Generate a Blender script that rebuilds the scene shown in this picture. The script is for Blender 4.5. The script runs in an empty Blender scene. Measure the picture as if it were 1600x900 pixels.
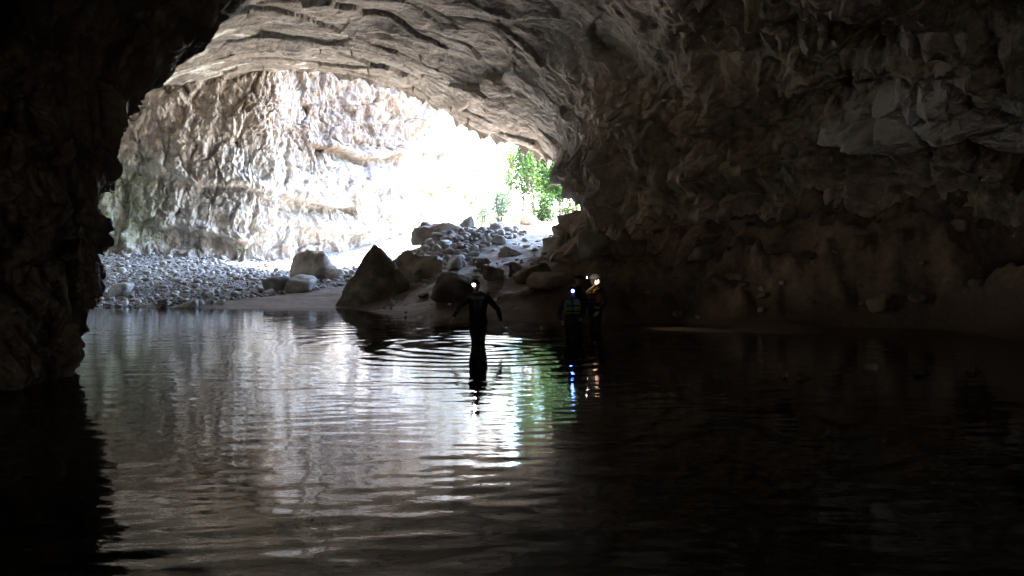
import bpy, bmesh, math, random
import numpy as np
from mathutils import Vector, Matrix

random.seed(7)
RNG = np.random.default_rng(11)
SC = bpy.context.scene
COL = SC.collection
R = math.radians

# ------------------------------------------------------------------ camera, sky, sun, exposure
EYE, FPX, HOR = 1.6, 1256.0, 412.0            # eye height above the water, focal length and horizon in photo pixels
cam_d = bpy.data.cameras.new('camera')
cam = bpy.data.objects.new('camera', cam_d)
COL.objects.link(cam)
cam.location = (0, 0, EYE)
cam.rotation_euler = (R(90), 0, 0)
cam_d.sensor_width = 36.0
cam_d.lens = 36.0 * FPX / 1600.0
cam_d.shift_y = -(450.0 - HOR) / 1600.0
cam_d.clip_start, cam_d.clip_end = 0.05, 3000.0
SC.camera = cam

SUN_TO = Vector((0.24, 0.20, 0.95)).normalized()
elev = math.asin(SUN_TO.z)
w = bpy.data.worlds.new('World')
SC.world = w
w.use_nodes = True
nt = w.node_tree
bg = nt.nodes['Background']
sky = nt.nodes.new('ShaderNodeTexSky')
sky.sky_type = 'NISHITA'
sky.sun_disc = False
sky.sun_elevation = elev
sky.sun_rotation = math.atan2(SUN_TO.x, SUN_TO.y)
nt.links.new(sky.outputs[0], bg.inputs[0])
bg.inputs[1].default_value = 0.15

sun_d = bpy.data.lights.new('sun', 'SUN')
sun_d.energy = 2.0
sun_d.angle = R(0.53)
sun_d.color = (1.0, 0.95, 0.87)
sun = bpy.data.objects.new('sun', sun_d)
COL.objects.link(sun)
sun.rotation_euler = (-SUN_TO).to_track_quat('-Z', 'Y').to_euler()
sun.location = (40, 20, 60)

SC.view_settings.view_transform = 'Standard'
SC.view_settings.look = 'None'
SC.view_settings.gamma = 1.0
SC.view_settings.use_curve_mapping = False
SC.view_settings.exposure = 5.4
SC.render.engine = 'CYCLES'
cy = SC.cycles
cy.max_bounces = 10
cy.diffuse_bounces = 8
cy.glossy_bounces = 4
cy.transmission_bounces = 4
cy.sample_clamp_indirect = 6.0
cy.caustics_reflective = False
cy.caustics_refractive = False
cy.use_denoising = True
try:
    cy.denoiser = 'OPENIMAGEDENOISE'
    cy.denoising_input_passes = 'RGB_ALBEDO_NORMAL'
except Exception:
    pass

# ------------------------------------------------------------------ helpers: noise
PERM = RNG.permutation(4096).astype(np.int32)
PERM2 = np.concatenate([PERM, PERM])
GR = RNG.normal(size=(4096, 3)).astype(np.float32)
GR /= np.linalg.norm(GR, axis=1, keepdims=True)
VR = RNG.random((4096, 3)).astype(np.float32)


def _h(ix, iy, iz):
    a = PERM2[ix & 4095]
    b = PERM2[(a + iy) & 4095]
    return PERM2[(b + iz) & 4095]


def noise(p, freq=1.0, off=0.0):
    """gradient noise, about -1..1; p (n,3); freq scalar or 3-tuple"""
    q = (p * np.asarray(freq, dtype=np.float32) + np.float32(off)).astype(np.float32)
    i = np.floor(q).astype(np.int32)
    f = q - i
    u = f * f * f * (f * (f * 6 - 15) + 10)
    out = np.zeros(len(q), np.float32)
    for dx in (0, 1):
        wx = u[:, 0] if dx else 1 - u[:, 0]
        for dy in (0, 1):
            wy = u[:, 1] if dy else 1 - u[:, 1]
            for dz in (0, 1):
                wz = u[:, 2] if dz else 1 - u[:, 2]
                g = GR[_h(i[:, 0] + dx, i[:, 1] + dy, i[:, 2] + dz)]
                d = g[:, 0] * (f[:, 0] - dx) + g[:, 1] * (f[:, 1] - dy) + g[:, 2] * (f[:, 2] - dz)
                out += wx * wy * wz * d
    return out * 1.6


def fbm(p, freq=1.0, octs=4, gain=0.5, off=0.0):
    f = np.asarray(freq, dtype=np.float32)
    s = np.zeros(len(p), np.float32)
    a = 1.0
    for k in range(octs):
        s += a * noise(p, f * (2.03 ** k), off + 17.3 * k)
        a *= gain
    return s


def ridged(p, freq=1.0, octs=3, gain=0.5, off=0.0):
    f = np.asarray(freq, dtype=np.float32)
    s = np.zeros(len(p), np.float32)
    a = 1.0
    for k in range(octs):
        s += a * (1 - 2 * np.abs(noise(p, f * (2.03 ** k), off + 11.7 * k)))
        a *= gain
    return s


def worley(p, freq=1.0, off=0.0):
    """returns F1, F2, a random value of the nearest cell and the slope of its tilted facet"""
    q = (p * np.asarray(freq, dtype=np.float32) + np.float32(off)).astype(np.float32)
    i = np.floor(q).astype(np.int32)
    f = q - i
    f1 = np.full(len(q), 9.0, np.float32)
    f2 = np.full(len(q), 9.0, np.float32)
    rv = np.zeros(len(q), np.float32)
    tl = np.zeros(len(q), np.float32)
    for dx in (-1, 0, 1):
        for dy in (-1, 0, 1):
            for dz in (-1, 0, 1):
                h = _h(i[:, 0] + dx, i[:, 1] + dy, i[:, 2] + dz)
                v = VR[h]
                ex, ey, ez = v[:, 0] + dx - f[:, 0], v[:, 1] + dy - f[:, 1], v[:, 2] + dz - f[:, 2]
                d = ex * ex + ey * ey + ez * ez
                near = d < f1
                f2 = np.where(near, f1, np.minimum(f2, d))
                gg = GR[h]
                rv = np.where(near, gg[:, 0], rv)
                tl = np.where(near, gg[:, 1] * ex + gg[:, 2] * ey + gg[:, 0] * ez, tl)
                f1 = np.where(near, d, f1)
    return np.sqrt(f1), np.sqrt(f2), rv, tl


def smooth(e0, e1, x):
    t = np.clip((x - e0) / (e1 - e0), 0, 1)
    return t * t * (3 - 2 * t)


# ------------------------------------------------------------------ helpers: places
def P(px, py, d):
    """the point at distance d in front of the camera that stands at pixel px, py of the 1600x900 photo"""
    return ((px - 800.0) / FPX * d, d, EYE + (HOR - py) / FPX * d)


def PZ(px, d, z):
    return ((px - 800.0) / FPX * d, d, z)


def to_px(p):
    y = np.maximum(p[:, 1], 0.05)
    return 800 + FPX * p[:, 0] / y, HOR - FPX * (p[:, 2] - EYE) / y


# ------------------------------------------------------------------ helpers: objects
def tag(o, label=None, cat=None, group=None, kind=None):
    if label: o['label'] = label
    if cat: o['category'] = cat
    if group: o['group'] = group
    if kind: o['kind'] = kind
    return o


def link(name, me, mat=None, parent=None):
    o = bpy.data.objects.new(name, me)
    COL.objects.link(o)
    if mat is not None and me is not None:
        me.materials.append(mat)
    if parent is not None:
        o.parent = parent
    return o


def empty(name, loc, rz=0.0):
    o = bpy.data.objects.new(name, None)
    COL.objects.link(o)
    o.location = loc
    o.rotation_euler = (0, 0, rz)
    o.empty_display_size = 0.2
    return o


def mesh_np(name, v, quads=None, tris=None, smooth_=True):
    me = bpy.data.meshes.new(name)
    v = np.asarray(v, np.float32)
    parts, starts, n = [], [], 0
    if quads is not None and len(quads):
        q = np.asarray(quads, np.int32)
        parts.append(q.ravel()); starts.append(np.arange(len(q)) * 4); n = len(q) * 4
    if tris is not None and len(tris):
        t = np.asarray(tris, np.int32)
        parts.append(t.ravel()); starts.append(n + np.arange(len(t)) * 3)
    idx = np.concatenate(parts)
    st = np.concatenate(starts)
    me.vertices.add(len(v)); me.vertices.foreach_set('co', v.ravel())
    me.loops.add(len(idx)); me.loops.foreach_set('vertex_index', idx)
    me.polygons.add(len(st)); me.polygons.foreach_set('loop_start', st.astype(np.int32))
    if smooth_:
        me.polygons.foreach_set('use_smooth', np.ones(len(st), bool))
    me.update(calc_edges=True)
    return me


def grid_quads(nr, nc):
    a = np.arange(nr * nc).reshape(nr, nc)
    return np.stack([a[:-1, :-1].ravel(), a[:-1, 1:].ravel(), a[1:, 1:].ravel(), a[1:, :-1].ravel()], 1)


def catmull(ctrl, t):
    """ctrl (n, ...) sampled at parameters t in 0..n-1"""
    n = len(ctrl)
    i = np.clip(np.floor(t).astype(int), 0, n - 2)
    f = (t - i)
    g = lambda k: ctrl[np.clip(k, 0, n - 1)]
    sh = (-1,) + (1,) * (ctrl.ndim - 1)
    f = f.reshape(sh)
    p0, p1, p2, p3 = g(i - 1), g(i), g(i + 1), g(i + 2)
    return 0.5 * (2 * p1 + (p2 - p0) * f + (2 * p0 - 5 * p1 + 4 * p2 - p3) * f ** 2 + (3 * p1 - p0 - 3 * p2 + p3) * f ** 3)


def grid_normals(G):
    du = np.gradient(G, axis=1)
    dv = np.gradient(G, axis=0)
    n = np.cross(du, dv)
    n /= np.maximum(np.linalg.norm(n, axis=2, keepdims=True), 1e-9)
    return n


def add_attr(me, name, vals):
    a = me.attributes.new(name, 'FLOAT', 'POINT')
    a.data.foreach_set('value', np.asarray(vals, np.float32).ravel())


# ------------------------------------------------------------------ helpers: materials
class NT:
    def __init__(self, name):
        self.m = bpy.data.materials.new(name)
        self.m.use_nodes = True
        self.t = self.m.node_tree
        self.b = self.t.nodes['Principled BSDF']
        geo = self.t.nodes.new('ShaderNodeNewGeometry')
        self.pos = geo.outputs['Position']

    def n(self, typ, **kw):
        x = self.t.nodes.new(typ)
        for k, v in kw.items():
            setattr(x, k, v)
        return x

    def link(self, a, b):
        self.t.links.new(a, b)

    def obj(self):
        return self.n('ShaderNodeTexCoord').outputs['Object']

    def mapped(self, scale, src=None):
        mp = self.n('ShaderNodeMapping')
        mp.inputs['Scale'].default_value = scale
        self.link(src or self.pos, mp.inputs[0])
        return mp.outputs[0]

    def noise(self, scale, detail=4, rough=0.55, stretch=None, dist=0.0, src=None):
        x = self.n('ShaderNodeTexNoise')
        x.inputs['Scale'].default_value = scale
        x.inputs['Detail'].default_value = detail
        x.inputs['Roughness'].default_value = rough
        x.inputs['Distortion'].default_value = dist
        self.link(self.mapped(stretch or (1, 1, 1), src), x.inputs['Vector'])
        return x.outputs['Fac']

    def ramp(self, fac, stops):
        x = self.n('ShaderNodeValToRGB')
        e = x.color_ramp.elements
        while len(e) < len(stops):
            e.new(0.5)
        for k, (p, c) in enumerate(stops):
            e[k].position = p
            e[k].color = (*c, 1) if len(c) == 3 else c
        self.link(fac, x.inputs[0])
        return x.outputs[0]

    def mix(self, fac, a, b, mode='MIX'):
        x = self.n('ShaderNodeMix', data_type='RGBA', blend_type=mode)
        for sock, v in ((x.inputs[0], fac), (x.inputs[6], a), (x.inputs[7], b)):
            if hasattr(v, 'is_linked'):
                self.link(v, sock)
            elif isinstance(v, (int, float)):
                sock.default_value = v
            else:
                sock.default_value = (*v, 1)
        return x.outputs[2]

    def attr(self, name):
        return self.n('ShaderNodeAttribute', attribute_name=name).outputs['Fac']

    def bump(self, h, strength, dist, prev=None):
        x = self.n('ShaderNodeBump')
        x.inputs['Strength'].default_value = strength
        x.inputs['Distance'].default_value = dist
        self.link(h, x.inputs['Height'])
        if prev is not None:
            self.link(prev, x.inputs['Normal'])
        return x.outputs[0]

    def done(self, col=None, rough=0.85, normal=None, spec=0.3):
        if col is not None:
            if hasattr(col, 'is_linked'):
                self.link(col, self.b.inputs['Base Color'])
            else:
                self.b.inputs['Base Color'].default_value = (*col, 1)
        self.b.inputs['Roughness'].default_value = rough
        self.b.inputs['Specular IOR Level'].default_value = spec
        if normal is not None:
            self.link(normal, self.b.inputs['Normal'])
        return self.m


def rock_mat(name, stops, streak=None, pale=None, warm=None, moss=None, brown=None, bump=0.05, spec=0.25, rough=0.85, fine=9.0):
    m = NT(name)
    n1 = m.noise(0.35, 5, 0.62, dist=0.8)
    n2 = m.noise(2.2, 5, 0.6)
    f = m.mix(0.45, n1, n2)
    c = m.ramp(f, stops)
    if streak:                                     # water stains that run down the rock
        s = m.noise(1.0, 4, 0.6, stretch=(1.6, 1.6, 0.18))
        sf = m.ramp(s, [(0.52, (0, 0, 0)), (0.64, (1, 1, 1))])
        c = m.mix(m.mix(1.0, sf, (0.75, 0.75, 0.75), 'MULTIPLY'), c, streak)
    if warm:
        c = m.mix(m.attr('warm'), c, m.ramp(n2, warm))
    if brown:                                      # tan rock high on the wall, painted darker to tone down daylight
        c = m.mix(m.attr('brown'), c, m.ramp(n2, brown))
    if moss:
        mf = m.mix(1.0, m.attr('moss'), m.ramp(n2, [(0.4, (0.2, 0.2, 0.2)), (0.62, (1, 1, 1))]), 'MULTIPLY')
        c = m.mix(mf, c, moss)
    if pale:
        c = m.mix(m.attr('pale'), c, pale)
    v = m.n('ShaderNodeTexVoronoi', feature='DISTANCE_TO_EDGE')
    v.inputs['Scale'].default_value = 1.6
    warp = m.n('ShaderNodeVectorMath', operation='ADD')
    nn = m.n('ShaderNodeTexNoise'); nn.inputs['Scale'].default_value = 1.1; nn.inputs['Detail'].default_value = 2
    m.link(m.pos, nn.inputs['Vector'])
    m.link(m.pos, warp.inputs[0]); m.link(nn.outputs['Color'], warp.inputs[1])
    m.link(warp.outputs[0], v.inputs['Vector'])
    cr = m.ramp(v.outputs['Distance'], [(0.0, (0, 0, 0)), (0.07, (1, 1, 1))])
    b1 = m.bump(cr, 0.35, bump * 0.8)
    b2 = m.bump(m.noise(fine, 6, 0.66), 0.8, bump, b1)
    return m.done(c, rough, b2, spec)


M = {}
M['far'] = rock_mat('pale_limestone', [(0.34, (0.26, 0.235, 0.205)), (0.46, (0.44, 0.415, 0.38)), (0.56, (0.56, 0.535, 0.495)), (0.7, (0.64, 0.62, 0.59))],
                    streak=(0.16, 0.145, 0.135), warm=[(0.3, (0.27, 0.22, 0.18)), (0.5, (0.41, 0.345, 0.285)), (0.7, (0.53, 0.465, 0.40))],
                    moss=(0.22, 0.25, 0.15), brown=[(0.3, (0.10, 0.07, 0.05)), (0.5, (0.17, 0.125, 0.092)), (0.7, (0.28, 0.225, 0.175))], bump=0.13, fine=7.0)
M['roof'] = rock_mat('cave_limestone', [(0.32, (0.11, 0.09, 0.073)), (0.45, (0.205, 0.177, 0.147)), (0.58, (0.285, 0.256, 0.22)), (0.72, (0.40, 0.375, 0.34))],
                     streak=(0.18, 0.148, 0.118), pale=(0.66, 0.625, 0.56), warm=[(0.3, (0.31, 0.25, 0.185)), (0.5, (0.48, 0.395, 0.305)), (0.72, (0.58, 0.50, 0.41))], bump=0.07)
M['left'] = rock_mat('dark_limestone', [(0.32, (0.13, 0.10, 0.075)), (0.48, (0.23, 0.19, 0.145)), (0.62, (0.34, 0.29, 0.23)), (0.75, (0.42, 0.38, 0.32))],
                     streak=(0.20, 0.155, 0.12), bump=0.05, spec=0.4, rough=0.65)


def ground_mat():
    m = NT('sand_and_mud')
    n1 = m.noise(0.6, 6, 0.6)
    n2 = m.noise(6, 6, 0.65)
    f = m.mix(0.5, n1, n2)
    sand = m.ramp(f, [(0.35, (0.27, 0.245, 0.22)), (0.52, (0.37, 0.345, 0.315)), (0.68, (0.46, 0.435, 0.40))])
    mud = m.ramp(f, [(0.35, (0.13, 0.09, 0.064)), (0.52, (0.24, 0.175, 0.125)), (0.68, (0.36, 0.275, 0.20))])
    grass = m.ramp(f, [(0.35, (0.08, 0.10, 0.04)), (0.65, (0.22, 0.20, 0.10))])
    gravel = m.ramp(m.noise(9, 4, 0.7), [(0.4, (0.14, 0.135, 0.125)), (0.6, (0.30, 0.29, 0.275))])
    c = m.mix(m.attr('mud'), sand, mud)
    c = m.mix(m.attr('gravel'), c, gravel)
    c = m.mix(m.attr('grass'), c, grass)
    wet = m.attr('wet')
    c = m.mix(wet, c, m.mix(1.0, c, (0.36, 0.33, 0.30), 'MULTIPLY'))
    b = m.bump(m.noise(4, 7, 0.7), 0.7, 0.06)
    mt = m.done(c, 0.8, b, 0.3)
    mr = m.n('ShaderNodeMapRange')
    mr.inputs['To Min'].default_value = 0.85
    mr.inputs['To Max'].default_value = 0.5
    m.link(wet, mr.inputs['Value'])
    m.link(mr.outputs[0], m.b.inputs['Roughness'])
    return mt


M['ground'] = ground_mat()


def stone_mat(name, stops, scale=2.0, bump=0.02, spec=0.3, rough=0.75):
    m = NT(name)
    oi = m.n('ShaderNodeObjectInfo')
    src = m.n('ShaderNodeVectorMath', operation='ADD')
    m.link(m.pos, src.inputs[0]); m.link(oi.outputs['Random'], src.inputs[1])
    n1 = m.noise(scale, 6, 0.62, src=src.outputs[0])
    c = m.ramp(n1, stops)
    rv = m.ramp(oi.outputs['Random'], [(0.0, (0.62, 0.60, 0.58)), (0.5, (0.95, 0.92, 0.88)), (1.0, (1.25, 1.25, 1.25))])
    c = m.mix(1.0, c, rv, 'MULTIPLY')
    b = m.bump(m.noise(scale * 6, 7, 0.65), 0.7, bump)
    return m.done(c, rough, b, spec)


M['cobble'] = stone_mat('river_stone', [(0.3, (0.20, 0.19, 0.18)), (0.5, (0.36, 0.35, 0.335)), (0.7, (0.52, 0.51, 0.49))], 2.5, 0.012)
M['boulder'] = stone_mat('boulder_stone', [(0.32, (0.15, 0.13, 0.11)), (0.5, (0.29, 0.26, 0.225)), (0.68, (0.44, 0.41, 0.37))], 1.3, 0.04)
M['dark'] = stone_mat('dark_boulder_stone', [(0.34, (0.07, 0.06, 0.052)), (0.52, (0.16, 0.14, 0.12)), (0.62, (0.28, 0.26, 0.23)), (0.72, (0.42, 0.40, 0.37))], 1.1, 0.05)
M['muddy'] = stone_mat('muddy_stone', [(0.32, (0.10, 0.075, 0.055)), (0.5, (0.21, 0.165, 0.125)), (0.68, (0.33, 0.275, 0.215))], 1.3, 0.04)


def plain(name, col, rough=0.7, spec=0.3, var=0.25, scale=8.0, emit=None, est=0):
    m = NT(name)
    n = m.noise(scale, 5, 0.6)
    c = m.ramp(n, [(0.3, tuple(x * (1 - var) for x in col)), (0.7, tuple(min(1, x * (1 + var)) for x in col))])
    b = m.bump(m.noise(scale * 8, 4, 0.6), 0.3, 0.004)
    mt = m.done(c, rough, b, spec)
    if emit:
        m.b.inputs['Emission Color'].default_value = (*emit, 1)
        m.b.inputs['Emission Strength'].default_value = est
    return mt


def water_mat():
    m = NT('murky_water')
    m.b.inputs['IOR'].default_value = 1.333
    c = m.ramp(m.noise(0.3, 3, 0.5), [(0.3, (0.012, 0.011, 0.008)), (0.7, (0.022, 0.019, 0.013))])
    b = m.bump(m.noise(10.0, 3, 0.55, stretch=(0.6, 1, 1)), 0.10, 0.015)
    m.done(c, 0.015, b, 0.5)
    return m.m


M['water'] = water_mat()


def leaf_mat(name, a, b, c):
    m = NT(name)
    n = m.noise(1.7, 3, 0.6)
    n2 = m.noise(13.0, 2, 0.6)
    col = m.ramp(m.mix(0.5, n, n2), [(0.35, a), (0.5, b), (0.66, c)])
    m.done(col, 0.5, None, 0.35)
    tr = m.n('ShaderNodeBsdfTranslucent')
    m.link(m.mix(1.0, col, (1.1, 1.25, 0.6), 'MULTIPLY'), tr.inputs['Color'])
    mx = m.n('ShaderNodeMixShader')
    mx.inputs[0].default_value = 0.35
    out = m.t.nodes['Material Output']
    m.link(m.b.outputs[0], mx.inputs[1]); m.link(tr.outputs[0], mx.inputs[2]); m.link(mx.outputs[0], out.inputs[0])
    return m.m


M['leaf'] = leaf_mat('green_leaves', (0.022, 0.05, 0.010), (0.035, 0.08, 0.016), (0.06, 0.12, 0.026))
M['leaf_yellow'] = leaf_mat('yellow_green_leaves', (0.05, 0.08, 0.012), (0.08, 0.115, 0.018), (0.12, 0.15, 0.028))
M['leaf_hazed'] = leaf_mat('hazed_leaves', (0.04, 0.07, 0.05), (0.065, 0.10, 0.075), (0.10, 0.14, 0.105))  # haze of the outside glare is mixed into these leaf colours
M['bark'] = plain('bark', (0.14, 0.11, 0.085), 0.9, 0.2, 0.4, 10)

# ------------------------------------------------------------------ terrain height
CT = []


def g_at(px, py, d): CT.append(P(px, py, d))


def g_z(px, py, z):
    d = (EYE - z) * FPX / (py - HOR)
    CT.append(PZ(px, d, z))


for a in [(60, 482), (150, 479), (230, 480), (300, 481), (400, 482), (470, 481), (530, 481), (590, 489), (640, 493), (700, 496), (760, 499), (820, 502), (880, 504),
          (950, 507), (1050, 510), (1150, 512), (1300, 514), (1450, 514), (1600, 514), (1800, 514)]:
    g_z(a[0], a[1], 0.0)
for a in [(60, 497), (150, 494), (300, 496), (470, 497), (560, 500), (640, 507), (760, 512), (880, 517), (1050, 522), (1300, 526), (1600, 526)]:
    g_z(a[0], a[1], -0.22)
for a in [(200, 404, 43.5), (300, 409, 44), (420, 418, 46), (540, 420, 46), (180, 440, 36), (330, 445, 36), (450, 446, 36), (560, 440, 36), (560, 420, 42),
          (620, 430, 34), (640, 460, 28.5), (560, 465, 30.5), (700, 445, 27.8), (700, 430, 30.5), (740, 432, 29), (760, 412, 33), (700, 410, 33.5), (660, 412, 34),
          (690, 372, 38), (730, 362, 39), (780, 360, 40), (650, 400, 39), (620, 412, 44),
          (840, 385, 36), (845, 368, 41), (855, 352, 48), (830, 347, 54), (790, 352, 48), (880, 345, 56), (730, 352, 55), (700, 372, 52), (650, 395, 50),
          (800, 435, 26.5), (860, 430, 26), (920, 432, 24.5), (850, 405, 31), (900, 395, 31), (960, 388, 30.5), (1000, 384, 30), (940, 470, 22.8),
          (1100, 440, 23.3), (1100, 376, 28), (1200, 450, 22), (1200, 360, 25.8), (1300, 440, 21.4), (1300, 352, 23.6), (1450, 435, 20), (1450, 342, 21.8),
          (1600, 430, 19), (1600, 334, 20.2), (1600, 480, 18.9), (1300, 485, 20.8), (1100, 480, 22), (1800, 430, 18)]:
    g_at(*a)
for a in [(0, 16, -.45), (2, 18, -.42), (1.3, 17, -.42), (-.7, 15.7, -.42), (-6, 20, -.7), (-8, 12, -.9), (0, 8, -.9), (5, 12, -.5), (10, 12, -.5), (15, 10, -.4), (0, 0, -1), (-6, 0, -1),
          (10, 0, -.8), (0, -15, -1), (-15, 20, -.9), (-18, 30, -.2), (-26, 40, 1.6), (-30, 50, 3), (17, 14, .8), (20, 18, 4), (20, 30, 5), (10, 40, 5), (8, 45, 5),
          (10, 60, 5.5), (20, 60, 7), (0, 70, 5.5), (15, 80, 8), (5, 90, 7.5), (-10, 90, 8), (40, 60, 9), (40, 100, 10), (0, 130, 10), (-40, 70, 8),
          (80, 0, 10), (-80, 0, 10), (0, -80, 8), (0, 300, 12), (300, 300, 12), (-300, 300, 12), (300, -300, 12), (-300, -300, 12), (0, -300, 12), (600, 0, 12), (-600, 0, 12), (0, 700, 12)]:
    CT.append(a)
CT = np.array(CT, np.float64)
CC = 1.2
_r = np.sqrt(((CT[:, None, :2] - CT[None, :, :2]) ** 2).sum(2) + CC * CC)
_A = _r - 0.02 * np.eye(len(CT))
_wt = np.linalg.solve(_A, CT[:, 2] - 1.0)


def base_h(x, y):
    x = np.asarray(x, np.float64).ravel(); y = np.asarray(y, np.float64).ravel()
    out = np.zeros(len(x))
    for s in range(0, len(x), 50000):
        dx = x[s:s + 50000, None] - CT[None, :, 0]
        dy = y[s:s + 50000, None] - CT[None, :, 1]
        out[s:s + 50000] = 1.0 + np.sqrt(dx * dx + dy * dy + CC * CC) @ _wt
    return out


def zones(x, y, h):
    px = 800 + FPX * x / np.maximum(y, 1)
    right = smooth(820, 960, px + 25 * np.sin(y * 1.3)) * smooth(41, 34, y)         # brown mud bank on the right
    gravel = smooth(650, 590, px) * smooth(28, 31, y) * smooth(60, 54, y)           # cobble beach on the left
    return px, right, gravel


def ground_h(x, y):
    x = np.asarray(x, np.float64).ravel(); y = np.asarray(y, np.float64).ravel()
    h = base_h(x, y)
    px, right, gravel = zones(x, y, h)
    p = np.stack([x, y, np.zeros_like(x)], 1).astype(np.float32)
    dry = smooth(0.05, 0.6, h)
    far = smooth(70, 40, np.abs(y))
    n = 0.10 * fbm(p, 0.9, 5, 0.58) + 0.018 * fbm(p, 4.0, 3)
    h = h + n * (0.25 + 0.75 * dry) * far
    lum = 0.45 * ridged(p, 0.55, 4, 0.58, 3.0) + 0.13 * fbm(p, 2.4, 3, 0.55)
    f1, f2, rv, tl = worley(p, (0.75, 0.75, 1.0), 5.0)
    lum += 0.42 * (0.6 - f1) * (0.5 + rv) + 0.40 * tl
    h = h + lum * right * smooth(0.12, 0.7, h)
    return h


# ------------------------------------------------------------------ ground sheet, riverbed and banks
def axis(segs):
    out = []
    for a, b, n in segs:
        out.append(np.linspace(a, b, n, endpoint=False))
    return np.concatenate(out + [[segs[-1][1]]])


gx = axis([(-700, -100, 10), (-100, -30, 20), (-30, -20, 40), (-20, 16, 300), (16, 30, 60), (30, 100, 25), (100, 700, 10)])
gy = axis([(-700, -60, 8), (-60, 14, 30), (14, 19, 20), (19, 46, 260), (46, 64, 80), (64, 130, 40), (130, 900, 14)])
X, Y = np.meshgrid(gx, gy)
H = ground_h(X, Y)
V = np.stack([X.ravel(), Y.ravel(), H], 1)
me = mesh_np('ground', V, grid_quads(len(gy), len(gx)))
px, right, gravel = zones(V[:, 0], V[:, 1], H)
add_attr(me, 'mud', np.clip(right * 1.0 + 0.85 * smooth(np.where(px < 560, 38, 33), np.where(px < 560, 32, 27), V[:, 1]) * smooth(340, 420, px), 0, 1))
add_attr(me, 'gravel', gravel * (1 - smooth(330, 380, px) * (V[:, 1] < 31.0 + (px - 350) * 0.022)))
add_attr(me, 'wet', smooth(np.where(px > 540, 1.7, 0.9), np.where(px > 540, 0.35, 0.25), H + 0.25 * fbm(V.astype(np.float32), 0.7, 3)))  # wet at the waterline; reaches higher up the middle bank to darken it
add_attr(me, 'grass', smooth(52, 60, V[:, 1] + 3 * fbm(V.astype(np.float32), 0.3, 3)))
tag(link('ground', me, M['ground']), 'sand, gravel and brown mud banks of the cave river', kind='structure')


# ------------------------------------------------------------------ rock displacement
def rock_disp(p, big=0.5, flute=0.35, facet=0.22, drape=0.2, fine=0.05, off=0.0, vert=0.28):
    wv = np.stack([noise(p, 0.7, off + 3), noise(p, 0.7, off + 31), noise(p, 0.7, off + 57)], 1) * 0.35
    q = (p + wv).astype(np.float32)
    d = big * fbm(p, 0.16, 3, 0.5, off)
    if flute:
        d += flute * (ridged(q, (0.6, 0.6, 0.6 * vert), 4, 0.48, off + 9) - 0.45)
    if facet:                                       # broken plates, each tilted its own way
        f1, f2, rv, tl = worley(q, (0.65, 0.65, 0.40), off + 21)
        d += facet * (0.7 * rv + 1.3 * tl + 0.35 * smooth(0.0, 0.12, f2 - f1) - 0.3)
        f1, f2, rv, tl = worley(q, (1.7, 1.7, 0.85), off + 71)
        d += facet * 0.45 * (0.6 * rv + 1.4 * tl + 0.3 * smooth(0.0, 0.15, f2 - f1) - 0.25)
    if drape:                                       # hanging blades and little overhangs, proud at the bottom and cut under
        c = noise(q, (0.9, 0.9, 0.25), off + 41)
        s = (p[:, 2] * 0.55 + 2.2 * c + 1.2 * noise(p, 0.3, off + 5)) % 1.0
        d += drape * (smooth(0.0, 0.12, s) * (1 - s) - 0.3) * (0.6 + 0.6 * noise(p, 0.25, off + 88))
    d += fine * fbm(p, 3.2, 4, 0.62, off + 13) * (0.4 + 0.9 * smooth(-0.3, 0.4, noise(p, 0.3, off + 99)))
    return d


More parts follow.
